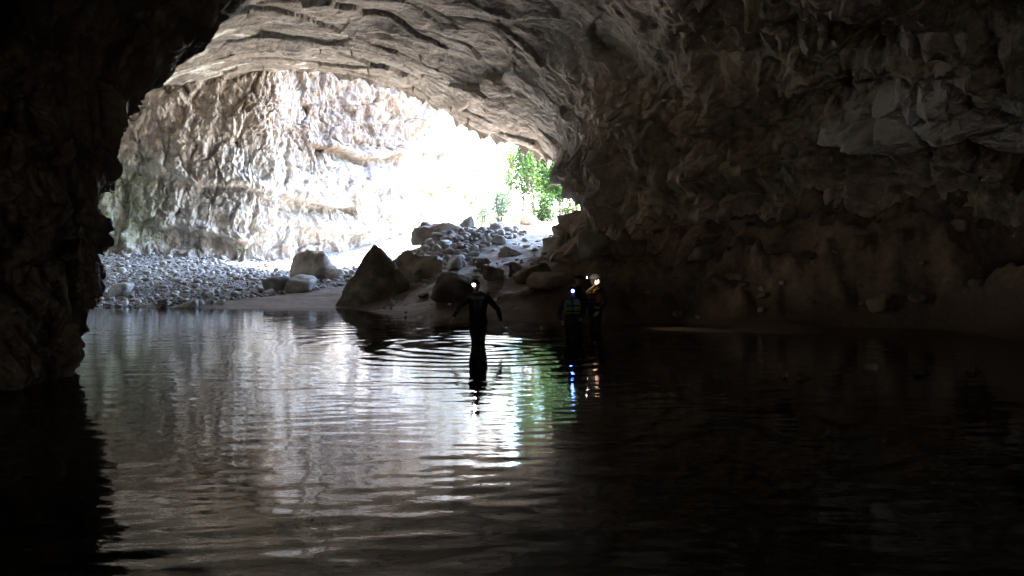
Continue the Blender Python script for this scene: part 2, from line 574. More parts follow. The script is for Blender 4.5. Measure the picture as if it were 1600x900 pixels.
# ------------------------------------------------------------------ cave roof with the right wall and the arch over the mouth
rows = [
    # outside: the cliff above the arch, up and back
    [(-32, 46, -1), (-31, 46, 14), (-20, 47, 19), (-11, 41, 20), (-4, 38, 20), (-1, 37, 20), (3, 36, 19), (16, 36, 14), (35, 39, 9), (35, 39, 3)],
    [(-32, 46, -1), (-30, 47, 11), (-20.5, 48.4, 15), (-13, 46.5, 16), (-5.5, 44.4, 15.5), (-1.8, 43, 14), (1.6, 41, 12), (7.0, 38, 8.5), (12, 38, 6), (12, 38, 1)],
    # the lip of the arch
    [PZ(-40, 46, -1), P(80, 225, 47), P(250, 152, 48.8), P(440, 106, 47.0), P(640, 138, 45), P(740, 198, 43.5), P(845, 238, 41.0), P(912, 300, 36.3), P(896, 362, 34.6), PZ(892, 34.3, .5)],
    [PZ(-50, 42, -1), P(80, 190, 42.5), P(265, 122, 43), P(460, 88, 42), P(670, 118, 40), P(780, 180, 39.0), P(888, 235, 36.5), P(936, 305, 34.2), P(926, 375, 33.4), PZ(926, 33.2, .5)],
    [PZ(-60, 36, -1), P(60, 150, 36), P(290, 62, 38), P(520, 30, 37), P(740, 60, 34.5), P(880, 130, 33), P(960, 205, 32), P(985, 295, 31.7), P(990, 380, 31.4), PZ(990, 31.4, .5)],
    [PZ(20, 28, -1), P(40, 100, 28), P(320, -30, 30), P(600, -40, 30), P(850, -15, 28.5), P(990, 60, 28.5), P(1080, 150, 28.6), P(1130, 250, 28.4), P(1140, 370, 28.0), PZ(1140, 28.0, .5)],
    [PZ(-100, 21, -1), P(-80, 0, 21), P(300, -150, 22), P(620, -170, 23), P(960, -110, 22), P(1150, 0, 22.5), P(1270, 110, 24), P(1320, 230, 24.4), P(1330, 350, 24), PZ(1330, 24, .8)],
    [PZ(-300, 15, -1), P(-250, -100, 15), P(250, -350, 15.5), P(650, -370, 16.5), P(1080, -250, 16.5), P(1330, -80, 17.5), P(1500, 60, 19), P(1560, 200, 20.4), P(1560, 335, 20.6), PZ(1560, 20.6, .8)],
    [PZ(-700, 10, -1), P(-650, -250, 10), P(100, -700, 10.5), P(700, -720, 11), P(1300, -500, 11.5), P(1650, -230, 12.5), P(1850, 0, 14.5), P(1950, 180, 17.2), P(1950, 325, 18), PZ(1950, 18, .8)],
    [(-9, 0, -1.5), (-8, 0, 5.5), (-4.5, 0, 9), (0, 0, 10), (6, 0, 9.5), (11, 1, 8), (15, 2, 6.5), (19, 4, 5), (20, 6, 3), (20, 6, -1.5)],
    [(-8, -14, -1.5), (-7, -14, 4), (-4, -15, 7), (0, -15, 8), (5, -15, 8), (9, -14, 7), (13, -13, 5.5), (16, -12, 4), (17, -11, 2), (17, -11, -1.5)],
    [(-2, -19, -1.5), (-2, -19, 1), (-1, -19, 2), (0, -19, 2.4), (2, -19, 2.4), (3, -19, 2), (4, -19, 1.5), (4, -19, 1), (4, -19, 0), (4, -19, -1.5)],
]
CG = np.array(rows, np.float64)
vt = axis([(0, 1, 6), (1, 1.7, 16), (1.7, 2.3, 60), (2.3, 4, 190), (4, 6, 190), (6, 7.5, 90), (7.5, 9, 26), (9, 11, 14)])
ut = axis([(0, 1, 14), (1, 2, 60), (2, 5, 310), (5, 8, 250), (8, 9, 12)])
G = catmull(CG, vt)
G = catmull(np.swapaxes(G, 0, 1), ut)
G = np.swapaxes(G, 0, 1)
N = grid_normals(G)
pf = G.reshape(-1, 3).astype(np.float32)
nf = N.reshape(-1, 3)
# normals towards the hollow of the cave
hol = np.stack([np.clip(pf[:, 0], -3, 4), pf[:, 1] - 2, np.full(len(pf), 3.0)], 1) - pf
vtt = np.repeat(vt, len(ut)); utt = np.tile(ut, len(vt))
sgn = np.sign((nf * hol).sum(1).reshape(len(vt), len(ut))[60:, :].mean())
nf = nf * sgn
pxx, pyy = to_px(pf)
ceil = smooth(0.25, 0.75, np.abs(nf[:, 2]))                      # flat lying roof is smoother than the fluted wall
left_roof = smooth(640, 420, pxx) * smooth(150, 60, np.abs(pyy - 60)) * smooth(0, 1, vtt - 1.5)
d_wall = rock_disp(pf, 0.45, 0.42, 0.30, 0.36, 0.05, 0.0, 0.18)
d_wall += 0.42 * smooth(800, 880, pxx) * smooth(1350, 1150, pxx) * (ridged(pf, (0.75, 0.75, 0.10), 3, 0.5, 61) - 0.4)      # curtains of stone on the pillar
pl = (pf * np.array([1, 1, 3.0], np.float32))
f1, f2, rv, tl = worley((pf + 0.5 * np.stack([noise(pf, 0.5, 3), noise(pf, 0.5, 13), noise(pf, 0.5, 23)], 1)).astype(np.float32), (0.26, 0.55, 0.5), 44.0)
d_ceil = 0.35 * fbm(pf, 0.2, 3) + 0.09 * rv + 0.26 * tl + 0.05 * (smooth(0, 0.12, f2 - f1) - 0.8) + 0.07 * (ridged(pf, (0.35, 0.9, 1), 4, 0.5, 7) - 0.5) + 0.035 * fbm(pf, 3.0, 4, 0.6)
disp = d_wall * (1 - ceil) + d_ceil * ceil
# big recesses and ledges on the right wall
lay = (pf[:, 2] * 0.33 + 0.10 * pf[:, 0] + 0.9 * noise(pf, 0.13, 77)) % 1.0
rightw = smooth(980, 1150, pxx) * smooth(8.6, 7.0, utt)
disp += rightw * (1.1 * (smooth(0.0, 0.25, lay) * (1 - lay) - 0.35) + 0.75 * fbm(pf, 0.38, 4, 0.55, 19) + 0.5 * (ridged(pf, (0.8, 0.8, 0.3), 2, 0.5, 91) - 0.2))
bx = np.clip((pxx - 1280) / 330.0, 0, 1.3)
yc = 196 - 66 * bx + 34 * noise(pf, 0.55, 301)
hw = 34 + 36 * bx
vb = (pyy - yc) / hw + 0.25 * noise(pf, 1.1, 303)
band = smooth(1275, 1320, pxx) * (pf[:, 1] > 12) * (vtt > 4)
fprof = smooth(-1.5, 0.5, vb) * smooth(1.12, 0.86, vb)
f1, f2, rv, tl = worley((pf + 0.3 * np.stack([noise(pf, 1.0, 311), noise(pf, 1.0, 312), noise(pf, 1.0, 313)], 1)).astype(np.float32), (0.62, 0.62, 0.95), 310.0)
disp = disp * (1 - 0.75 * band * fprof) + band * (fprof * (0.85 + 1.5 * (0.55 - f1) + 0.35 * rv + 0.30 * tl + 0.12 * fbm(pf, 1.8, 4, 0.6)) - 0.45 * smooth(0.9, 1.2, vb) * smooth(2.4, 1.4, vb))
disp -= 0.12
disp *= smooth(11.0, 9.5, vtt) * 0.85 + 0.15
disp *= 1 - 0.55 * np.exp(-((vtt - 2.0) / 0.12) ** 2)
pf2 = pf + nf * disp[:, None]
# fringe of little hanging points along the lip
fr = np.exp(-((vtt - 2.05) / 0.07) ** 2) * smooth(2.6, 3.6, utt) * smooth(8, 7, utt)
pf2[:, 2] -= fr * 0.38 * np.maximum(0, ridged(pf, (1.3, 1.3, 0.2), 2, 0.6, 5)) 
ROOF_P = pf2
me = mesh_np('cave_roof', pf2, grid_quads(len(vt), len(ut)))
warm = np.clip(smooth(880, 1150, pxx) * 0.75 + 0.35 * smooth(700, 950, pxx) + 0.35 * noise(pf, 0.3, 9), 0, 1)  # warmer and lighter rightward, brightening the dim right wall through its colour
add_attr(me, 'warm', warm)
pale = smooth(0.05, 0.6, fbm(pf, (0.4, 0.8, 0.8), 4, 0.6, 3) + 0.9 * smooth(470, 300, pxx) * smooth(90, 140, pyy) - 0.35) * smooth(640, 420, pxx) * smooth(1.9, 2.05, vtt)  # patchy pale rock; left roof by the lip painted lighter for bounce light
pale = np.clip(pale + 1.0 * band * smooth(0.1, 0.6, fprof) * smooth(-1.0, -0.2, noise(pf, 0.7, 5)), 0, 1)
add_attr(me, 'pale', pale)
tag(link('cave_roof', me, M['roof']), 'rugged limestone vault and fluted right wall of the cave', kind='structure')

# ------------------------------------------------------------------ far wall of the mouth, turning away to daylight
plan = np.array([(-48, 34), (-36, 38), (-27, 43), (-22.5, 45), (-18.5, 46.2), (-15.2, 47.5), (-13.6, 50.2), (-10.5, 53.0), (-7.6, 56.5), (-4.8, 61.5), (-3.4, 68), (-2.6, 76), (-1.0, 86), (-6, 100), (-20, 112)], float)
tt = axis([(0, 2, 24), (2, 3, 60), (3, 9, 560), (9, 12, 130), (12, 14, 20)])
line = catmull(plan, tt)
tan = np.gradient(line, axis=0)
tan /= np.linalg.norm(tan, axis=1, keepdims=True)
nrm = np.stack([tan[:, 1], -tan[:, 0]], 1)                          # towards camera and daylight
zt = axis([(-1.0, 0.5, 6), (0.5, 12.5, 210), (12.5, 17, 50), (17, 24, 20)])
top = np.interp(tt, [0, 5, 7, 9, 10, 11, 12, 14], [24, 24, 24, 24, 23, 20, 16, 12])
Z = zt[:, None] * np.where(zt[:, None] > 2, (top[None, :] / 24.0) * 1.0, 1.0)
Z = np.where(zt[:, None] > 2, 2 + (zt[:, None] - 2) * ((top[None, :] - 2) / 22.0), zt[:, None])
lean = 0.05 * (Z - 6) + 0.9 * np.sin(Z * 0.42 + tt[None, :] * 0.9) * 0.35   # leaning in and bulging
Wx = line[None, :, 0] + nrm[None, :, 0] * lean
Wy = line[None, :, 1] + nrm[None, :, 1] * lean
G = np.stack([Wx, Wy, Z], 2)
pf = G.reshape(-1, 3).astype(np.float32)
nf = np.stack([np.broadcast_to(nrm[None, :, 0], Z.shape), np.broadcast_to(nrm[None, :, 1], Z.shape), np.zeros_like(Z)], 2).reshape(-1, 3)
disp = 0.5 * fbm(pf, 0.16, 3, 0.5, 5) + 0.52 * rock_disp((pf * 1.25).astype(np.float32), 0.3, 0.28, 0.46, 0.24, 0.10, 100.0, 0.40) + 0.10 * fbm(pf, (2.2, 2.2, 1.7), 5, 0.66, 140.0) + 0.09 * (ridged(pf, (1.5, 1.5, 0.9), 4, 0.62, 150.0) - 0.6)
# long ledges and undercut shelves
tf = np.tile(tt, len(zt))
for zc, t0, t1, dep, sl in [(8.8, 6.4, 8.0, 1.0, 0.25), (5.6, 5.7, 7.0, 0.9, -0.25), (3.2, 6.3, 7.2, 0.9, 0.3), (7.2, 3.2, 5.0, 0.5, -0.6), (3.8, 3.4, 4.8, 0.7, -0.7), (6.3, 7.2, 9.0, 0.5, 0.5)]:
    zz = zc + sl * (tf - t0) + 0.7 * noise(pf, 0.35, zc)
    u = pf[:, 2] - zz
    m_ = smooth(t0 - .3, t0 + .3, tf) * smooth(t1 + .3, t1 - .3, tf)
    disp += m_ * dep * (np.exp(-((u - 0.25) / 0.35) ** 2) * 0.6 - smooth(-1.3, -0.05, u) * smooth(0.05, -0.05, u) * 0.9)
disp += 0.9 * np.exp(-((pf[:, 2] - 0.8) / 1.0) ** 2) * (0.3 + noise(pf, 0.4, 66))
pf2 = pf + nf * disp[:, None]
pf2[:, 2] += 0.25 * noise(pf, 0.8, 200)
FAR_P = pf2
me = mesh_np('far_rock_wall', pf2, grid_quads(len(zt), len(tt)))
pxx, pyy = to_px(pf2)
add_attr(me, 'warm', np.clip(smooth(310, 180, pyy + 0.10 * (pxx - 300) + 50 * noise(pf, 0.25, 4)) * 0.95 + 0.25 * noise(pf, 0.4, 8) + 0.15, 0, 1))
bn = 60 * fbm(pf, 0.35, 4, 0.6, 21)
add_attr(me, 'brown', 0.9 * smooth(390, 480, pxx + bn) * smooth(760, 600, pxx + bn) * smooth(285, 200, pyy + 0.8 * bn) * (pf[:, 1] > 30))
add_attr(me, 'moss', smooth(300, 210, pxx) * smooth(220, 290, pyy) * smooth(400, 370, pyy))
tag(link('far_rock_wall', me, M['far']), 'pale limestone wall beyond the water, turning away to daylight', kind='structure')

# ------------------------------------------------------------------ near left wall
lev = [(96, 660, 11.0), (110, 590, 11.2), (120, 545, 11.3), (130, 498, 11.6), (138, 440, 11.9), (142, 398, 12.0), (166, 366, 12.0), (148, 333, 12.2), (170, 268, 12.5), (176, 220, 12.8), (208, 165, 13.1),
       (276, 95, 13.6), (375, 0, 14.2), (480, -95, 15), (640, -240, 16.5), (820, -400, 18)]
g = []
for k, (lx, ly, ld) in enumerate(lev):
    x, y, z = P(lx, ly, ld)
    low = max(0.0, 1 - z / 1.6) if z > 0 else 1.0
    g.append([(x - 9, y + 10, z + .2), (x - 3.2, y + 4.5, z + .1), (x - 0.55, y + 1.0, z), (x, y, z), (x - 0.35 - .0 * low, y - 0.9, z), (x - 0.75 + 0.75 * low, y - 2.2, z - .05), (x - 0.9 + .7 * low, y - 3.6, z - .1),
              (-5.9 + max(0, (k - 9)) * 0.55, 4.5, z), (-5.8 + max(0, (k - 9)) * 0.55, 0, z), (-6, -8, z)])
CG = np.swapaxes(np.array(g, float), 0, 1)
vt2 = axis([(0, 2, 16), (2, 3, 70), (3, 6, 210), (6, 7, 80), (7, 9, 12)])
ut2 = axis([(0, 4, 150), (4, 12, 260), (12, 15, 30)])
G = catmull(CG, vt2)
G = np.swapaxes(catmull(np.swapaxes(G, 0, 1), ut2), 0, 1)
N = grid_normals(G)
pf = G.reshape(-1, 3).astype(np.float32)
nf = N.reshape(-1, 3)
vv = np.repeat(vt2, len(ut2))
k = (vv > 3.5) & (vv < 6)
if (nf[k, 0].mean()) < 0:
    nf = -nf
d = rock_disp((pf * 1.9).astype(np.float32), 0.3, 0.40, 0.26, 0.25, 0.035, 300.0, 0.16) * 0.62 - 0.22
low = smooth(1.6, 0.2, pf[:, 2])
dia = ridged((pf @ np.array([[1, 0, 0], [0, .6, .8], [0, -.8, .6]], np.float32)).astype(np.float32), (1.0, 0.5, 2.2), 3, 0.55, 31)
d += low * 0.10 * (dia - 0.2)
d *= 1 - 0.5 * smooth(3.5, 6.0, pf[:, 2])
edge = np.exp(-((vv - 3.0) / 0.5) ** 2)
pf2 = pf + nf * (d * (1 - 0.25 * edge))[:, None]
LEFT_P = pf2
me = mesh_np('cave_wall_left', pf2, grid_quads(len(vt2), len(ut2)))
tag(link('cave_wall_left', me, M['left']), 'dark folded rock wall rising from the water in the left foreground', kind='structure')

# ------------------------------------------------------------------ river water
PEOPLE = [(-0.66, 15.7), (1.27, 17.0), (1.54, 18.7), (2.00, 19.2)]
wx = axis([(-40, -20, 10), (-20, 10, 330), (10, 20, 60), (20, 40, 10)])
yy = [1.2]
while yy[-1] < 36:
    yy.append(yy[-1] + max(0.022, min(0.06, yy[-1] * 0.0042)))
wy = np.concatenate([[-25, -10, -2, 0.5], np.array(yy), [40, 48]])
X, Y = np.meshgrid(wx, wy)
p = np.stack([X.ravel(), Y.ravel(), np.zeros(X.size)], 1).astype(np.float32)
x, y = p[:, 0].astype(float), p[:, 1].astype(float)
amp = 0.7 + 0.3 * smooth(28, 14, y)
amp *= 0.7 + 0.6 * smooth(-0.5, 0.6, noise(p, 0.12, 4))
h = np.zeros(len(p))
for lam, ang, a in [(0.50, 104, 0.0013), (0.34, 80, 0.0011), (0.27, 110, 0.0009), (0.21, 95, 0.0006), (0.16, 84, 0.0004)]:
    kx, ky = math.cos(R(ang)) * 2 * math.pi / lam, math.sin(R(ang)) * 2 * math.pi / lam
    ph = 3.0 * noise(p, 0.3, lam * 50) + 2.0 * noise(p, 0.9, lam * 90)
    env = 0.15 + 0.85 * smooth(-0.3, 0.5, noise(p, (0.3, 0.45, 1), lam * 31))
    h += 0.4 * a * env * np.sin(kx * x + ky * y + ph)
wp = (p + np.stack([0.5 * noise(p, 0.7, 61), 0.25 * noise(p, 0.7, 62), np.zeros(len(p))], 1)).astype(np.float32)
rot = np.array([[math.cos(.16), math.sin(.16), 0], [-math.sin(.16), math.cos(.16), 0], [0, 0, 1]], np.float32)
wq = wp @ rot
nearw = smooth(18, 6, y)
calm = 0.35 + 0.9 * smooth(-0.25, 0.45, noise(p, (0.28, 0.22, 1), 81))          # calm and ruffled patches
h += calm * (0.0026 * noise(wq, (1.1, 1.9, 1), 1) - 0.0042 * np.abs(noise(wq, (1.3, 2.5, 1), 5)) - 0.0016 * np.abs(noise(wq, (2.6, 4.4, 1), 7))) + 0.0007 * noise(wp, (3.4, 4.8, 1), 2) + 0.0004 * nearw * noise(wp, (6.5, 8.0, 1), 3)
h *= amp * 1.6
for k, (qx, qy) in enumerate(PEOPLE):                       # rings that spread from the waders
    r = np.sqrt((x - qx) ** 2 + (y - qy) ** 2)
    lam = (0.55, 0.5, 0.45, 0.45)[k]
    aa = (0.015, 0.009, 0.004, 0.004)[k] * (0.25 + 0.95 * smooth(-0.4, 0.5, noise(p, 0.55, 70 + k)))
    h += aa * np.exp(-r / (2.2, 1.4, 1.0, 1.0)[k]) * np.sin(2 * math.pi * r / lam + 2.6 * noise(p, 0.5, 40 + k) + 1.2 * noise(p, 1.3, 45 + k)) * smooth(0.05, 0.3, r)
p[:, 2] = h
me = mesh_np('river_water', p, grid_quads(len(wy), len(wx)))
tag(link('river_water', me, M['water']), 'dark rippled river water on the cave floor', kind='structure')
#PART2


def surf_at(pts, px, py, tol=5.0):
    a, b = to_px(pts)
    d2 = (a - px) ** 2 + (b - py) ** 2 + np.where(pts[:, 1] < 3, 1e9, 0)
    k = np.where(d2 < tol * tol)[0]
    if len(k) == 0:
        return pts[int(np.argmin(d2))]
    return pts[k[int(np.argmin(pts[k, 1]))]]


# ------------------------------------------------------------------ stones
ICO = {}


def ico(sub):
    if sub not in ICO:
        bm = bmesh.new()
        bmesh.ops.create_icosphere(bm, subdivisions=sub, radius=1.0)
        v = np.array([x.co[:] for x in bm.verts], np.float32)
        f = np.array([[x.index for x in q.verts] for q in bm.faces], np.int32)
        bm.free()
        ICO[sub] = (v / np.linalg.norm(v, axis=1, keepdims=True), f)
    return ICO[sub]


def stone_mesh(name, size, seed, sub=3, planes=12, hard=9.0, rough=0.05, flat=True):
    """a broken or worn stone: a rounded polyhedron of unit size stretched to size, lying on z = 0"""
    rg = np.random.default_rng(seed)
    v, f = ico(sub)
    n = rg.normal(size=(planes, 3)); n /= np.linalg.norm(n, axis=1, keepdims=True)
    d = rg.uniform(0.72, 1.0, planes)
    axes = np.concatenate([np.eye(3), -np.eye(3)])
    n = np.concatenate([n, axes]); d = np.concatenate([d, np.full(6, 1.0)])
    r = (np.maximum(v @ n.T, 0) / d) ** hard
    r = r.sum(1) ** (-1.0 / hard)
    p = v * r[:, None]
    q = (p + seed * 3.1).astype(np.float32)
    if rough:
        f1, f2, rv, tl = worley(q, 1.4, seed)
        p = p * (1 + rough * fbm(q, 1.6, 4, 0.6) + rough * 0.6 * ridged(q, 2.5, 3, 0.6) + rough * (0.5 * rv + 1.4 * tl))[:, None]
    p = p * (np.array(size) / 2.0)
    lo = p[:, 2].min()
    p[:, 2] -= lo
    return mesh_np(name, p, None, f)


def hull_mesh(name, pts, sub=5, hard=16.0, rough=0.05, seed=1):
    pts = np.array(pts, float)
    c = pts.mean(0)
    bm = bmesh.new()
    for q in pts - c:
        bm.verts.new(q)
    bmesh.ops.convex_hull(bm, input=bm.verts)
    bm.normal_update()
    n, d = [], []
    for fc in bm.faces:
        nn = np.array(fc.normal); dd = float(np.dot(nn, fc.verts[0].co))
        if dd < 0: nn, dd = -nn, -dd
        n.append(nn); d.append(max(dd, 0.05))
    bm.free()
    v, f = ico(sub)
    # uneven box start keeps the points spread over a tall shape
    r = (np.maximum(v @ np.array(n).T, 0) / np.array(d)) ** hard
    p = v * (r.sum(1) ** (-1.0 / hard))[:, None]
    q = (p + seed * 5.3).astype(np.float32)
    f1, f2, rv, tl = worley(q, 1.5, seed)
    p = p * (1 + rough * fbm(q, 1.3, 4, 0.6) + rough * 0.6 * (ridged(q, 2.6, 4, 0.6) - 0.4) + rough * 0.6 * rv + rough * 1.6 * tl)[:, None]
    return mesh_np(name, p + c, None, f)


def gz(x, y):
    return float(ground_h([x], [y])[0])


def d_at(px, py, lo=20.0, hi=60.0):
    """distance at which the ground shows at pixel row py in column px"""
    dd = np.linspace(lo, hi, 800)
    h = ground_h((px - 800.0) / FPX * dd, dd)
    yp = HOR - FPX * (h - EYE) / dd
    k = np.where(yp <= py)[0]
    return float(dd[k[0]]) if len(k) else hi


def put_stone(name, me, px, d, sink, rz=0.0, label=None, cat='boulder', group=None, tilt=(0, 0), mat=None, z=None):
    x = (px - 800.0) / FPX * d
    o = link(name, me, None)
    if mat is not None and len(me.materials) == 0:
        me.materials.append(mat)
    o.location = (x, d, (gz(x, d) if z is None else z) - sink)
    o.rotation_euler = (tilt[0], tilt[1], rz)
    if label:
        tag(o, label, cat, group)
    return o


pyr = hull_mesh('boulder', [(-1.45, -.2, -.3), (-1.2, .9, -.3), (-.85, -.6, .8), (-.38, -.25, 1.72), (-.02, 0, 2.36), (.28, .1, 2.22), (.66, -.3, 1.72), (1.26, -.35, 1.12), (1.46, -.1, .6), (1.35, .5, -.3),
                            (1.2, -.85, -.3), (-.3, -1.15, -.3), (.1, -.9, 1.0), (.4, 1, -.3), (0, .7, 1.5)], 5, 30, 0.05, 3)
put_stone('boulder', pyr, 583, 30.0, 0.0, 0, 'large dark pyramid-shaped boulder standing at the water\'s edge', mat=M['dark'], z=0.05)

# px, distance, width px, height px, depth ratio, seed, label, material, planes, hard
BL = [
    (707, 28.3, 60, 40, 0.9, 121, 'squat black boulder right behind the wader with spread arms', 'dark', 8, 7),
    (648, 33.3, 66, 48, 0.8, 22, 'angular dark boulder just right of the big pyramid boulder', 'boulder', 7, 12),
    (668, 32.6, 44, 30, 0.9, 23, 'low dark broken rock at the foot of the cobble heap', 'boulder', 8, 12),
    (497, 42.0, 84, 42, 0.6, 24, 'grey slab-sided boulder leaning below the white wall', 'boulder', 5, 14),
    (470, 36.0, 50, 28, 0.8, 25, 'pale rounded boulder on the beach left of the pyramid boulder', 'cobble', 9, 6),
    (432, 37.5, 40, 22, 1.0, 26, 'whitish rock half buried in the cobbles', 'cobble', 6, 10),
    (522, 38.0, 26, 18, 1.0, 27, 'small brown boulder beside the grey slab', 'boulder', 8, 8),
    (688, 39.2, 84, 30, 0.5, 28, 'long jagged dark rock crowning the cobble heap', 'boulder', 6, 12),
    (729, 39.6, 28, 30, 0.8, 29, 'pointed rock at the top of the cobble heap', 'boulder', 5, 14),
    (799, 47.0, 25, 18, 0.9, 30, 'left of two rounded boulders beside the path outside', 'boulder', 8, 7),
    (822, 48.2, 30, 17, 0.9, 31, 'right of two rounded boulders beside the path outside', 'boulder', 8, 7),
    (712, 31.4, 26, 20, 0.9, 32, 'rounded grey stone alone on the sand below the cobble heap', 'cobble', 9, 6),
    (739, 31.6, 18, 13, 1.0, 33, 'dark flat-topped stone on the sand below the cobble heap', 'boulder', 6, 14),
    (754, 30.6, 22, 22, 0.8, 34, 'upright dark oval stone on the sand', 'muddy', 9, 6),
    (770, 29.0, 34, 24, 0.7, 35, 'pointed rock showing just right of the white headlamp', 'boulder', 5, 14),
    (800, 33.8, 44, 15, 0.5, 36, 'dark wedge of rock lying across the sandy path', 'boulder', 5, 14),
    (862, 26.2, 74, 27, 0.9, 37, 'smooth dark rounded boulder on the mud behind the group', 'muddy', 9, 5),
    (836, 27.6, 58, 30, 0.7, 38, 'slanting brown slab on the bank left of the group', 'muddy', 7, 8),
    (812, 28.2, 34, 24, 0.8, 39, 'brown angular rock leaning on the slanting slab', 'muddy', 6, 10),
    (926, 29.6, 50, 38, 0.8, 40, 'domed boulder at the foot of the right pillar', 'boulder', 8, 7),
    (955, 29.0, 40, 28, 0.9, 41, 'dark block lying against the right pillar', 'muddy', 6, 12),
    (898, 30.4, 30, 20, 0.9, 42, 'grey rounded stone left of the domed boulder', 'boulder', 9, 6),
    (874, 31.0, 28, 16, 0.9, 43, 'low stone where the sandy path meets the pillar', 'boulder', 9, 6),
    (908, 28.4, 26, 16, 0.9, 44, 'small pale stone in front of the domed boulder', 'boulder', 9, 6),
    (985, 28.4, 44, 24, 0.9, 45, 'brown rock at the top of the mud bank by the pillar', 'muddy', 7, 9),
    (188, 33.0, 32, 18, 0.9, 46, 'rounded tan stone near the waterline by the left wall', 'cobble', 9, 5),
    (256, 30.3, 18, 11, 0.9, 47, 'small wet stone at the waterline, second from the left wall', 'boulder', 9, 6),
    (292, 30.2, 30, 14, 0.9, 48, 'wet dark stone with a pale side at the waterline', 'boulder', 7, 8),
    (1223, None, 14, 7, 0.8, 49, 'leftmost of the small wet stones breaking the dark water', 'muddy', 8, 8),
    (1256, None, 40, 5, 0.5, 50, 'long flat wet stone barely breaking the dark water', 'muddy', 8, 8),
    (1358, None, 26, 6, 0.6, 51, 'low wet stone in the middle of the dark right shallows', 'muddy', 8, 8),
    (1445, None, 40, 8, 0.6, 52, 'wide wet stone in the dark right shallows', 'muddy', 7, 9),
    (1524, None, 24, 12, 0.8, 53, 'rightmost and tallest wet stone in the dark shallows', 'muddy', 8, 7),
]
wet_y = {49: 588, 50: 592, 51: 577, 52: 584, 53: 580}
BASE = {707: 468, 648: 438, 668: 436, 497: 433, 470: 455, 432: 452, 522: 436, 712: 421, 739: 414, 754: 424, 770: 437, 800: 399, 862: 448, 836: 441, 812: 433, 926: 402, 955: 403, 898: 404, 874: 408, 908: 410, 985: 399, 188: 462, 256: 479, 292: 481}          # photo row of each stone's foot
for (bx, d, wp, hp, dr, seed, lab, mt, npl, hard) in BL:
    if bx in BASE:
        d = d_at(bx, BASE[bx])
    sink_f = 0.22
    if d is None:
        d = EYE * FPX / (wet_y[seed] - HOR)
        sw, sh = wp / FPX * d, hp / FPX * d
        me = stone_mesh('boulder', (sw, sw * dr, sh + 0.5), seed, 4, npl, hard, 0.06)
        put_stone('wet_stone', me, bx, d, 0.5, random.uniform(-.3, .3), lab, 'stone', 'wet stones in the shallows', (0, 0), M[mt], z=0.0)
        continue
    sw, sh = wp / FPX * d, hp / FPX * d
    if hard >= 8:
        rg = np.random.default_rng(seed)
        hp_ = rg.normal(size=(8, 3)); hp_ /= np.linalg.norm(hp_, axis=1, keepdims=True)
        hp_ = np.clip(hp_ * 1.25, -1, 1)
        hp_ = np.concatenate([hp_, [(-1, 0, -.6), (1, .1, -.7), (.1, -1, -.8), (0, 1, -.8)]])
        lo_, hi_ = hp_.min(0), hp_.max(0)
        hp_ = (hp_ - lo_) / (hi_ - lo_) - np.array([.5, .5, 0])
        me = hull_mesh('boulder', hp_ * np.array([sw * 1.05, sw * dr * 1.05, sh * (1 + sink_f)]), 4, 34, 0.085, seed)
    else:
        me = stone_mesh('boulder', (sw * 1.05, sw * dr * 1.05, sh * (1 + sink_f)), seed, 4, npl, hard * 1.6, 0.05)
    put_stone('boulder', me, bx, d, sh * sink_f, random.uniform(-.25, .25), lab, 'boulder', None, (0, 0), M[mt])

# cobble heap below the arch
def scatter(n, box, dmin, smin, smax, seed, tries=40000, accept=None):
    rg = random.Random(seed)
    out = []
    cell = {}
    cs = 2 * dmin * smax + 0.01
    for _ in range(tries):
        if len(out) >= n: break
        px = rg.uniform(box[0], box[1]); d = rg.uniform(box[2], box[3])
        if accept and not accept(px, d): continue
        x = (px - 800) / FPX * d
        s = smin + (smax - smin) * rg.random() ** 2.2
        ok = True
        ci, cj = int(x // cs), int(d // cs)
        for i in (-1, 0, 1):
            for j in (-1, 0, 1):
                for (ox, oy, os_) in cell.get((ci + i, cj + j), ()):
                    if (ox - x) ** 2 + (oy - d) ** 2 < (dmin * (s + os_)) ** 2:
                        ok = False
        if ok:
            out.append((x, d, s))
            cell.setdefault((ci, cj), []).append((x, d, s))
    return out


heap_kinds = [stone_mesh('heap_stone', (1, random.uniform(.7, .95), random.uniform(.5, .75)), 100 + k, 2, 10, 4.5 + k % 3, 0.03) for k in range(7)]
for me in heap_kinds: me.materials.append(M['cobble'])


def in_heap(px, d):
    lo = 32.4 + max(0, (px - 760)) * 0.03 + max(0, 668 - px) * 0.08
    return lo < d < 40.2 and px < 685 + (d - 31) * 18 and px > 640 + (d - 33) * 1.0


heap = scatter(300, (638, 825, 32.2, 40.2), 0.35, 0.30, 0.90, 5, accept=in_heap)
hh = ground_h([a[0] for a in heap], [a[1] for a in heap])
for k, ((x, d, s), z) in enumerate(zip(heap, hh)):
    o = link('cobble', heap_kinds[k % 7])
    o.location = (x, d, float(z) - 0.06 * s)
    o.scale = (s, s * random.uniform(.8, 1.1), s * random.uniform(.8, 1.15))
    o.rotation_euler = (random.uniform(-.2, .2), random.uniform(-.2, .2), random.uniform(0, 6.28))
    tag(o, 'rounded grey cobble in the heap between the pyramid boulder and the path', 'cobble', 'cobbles heaped under the arch')

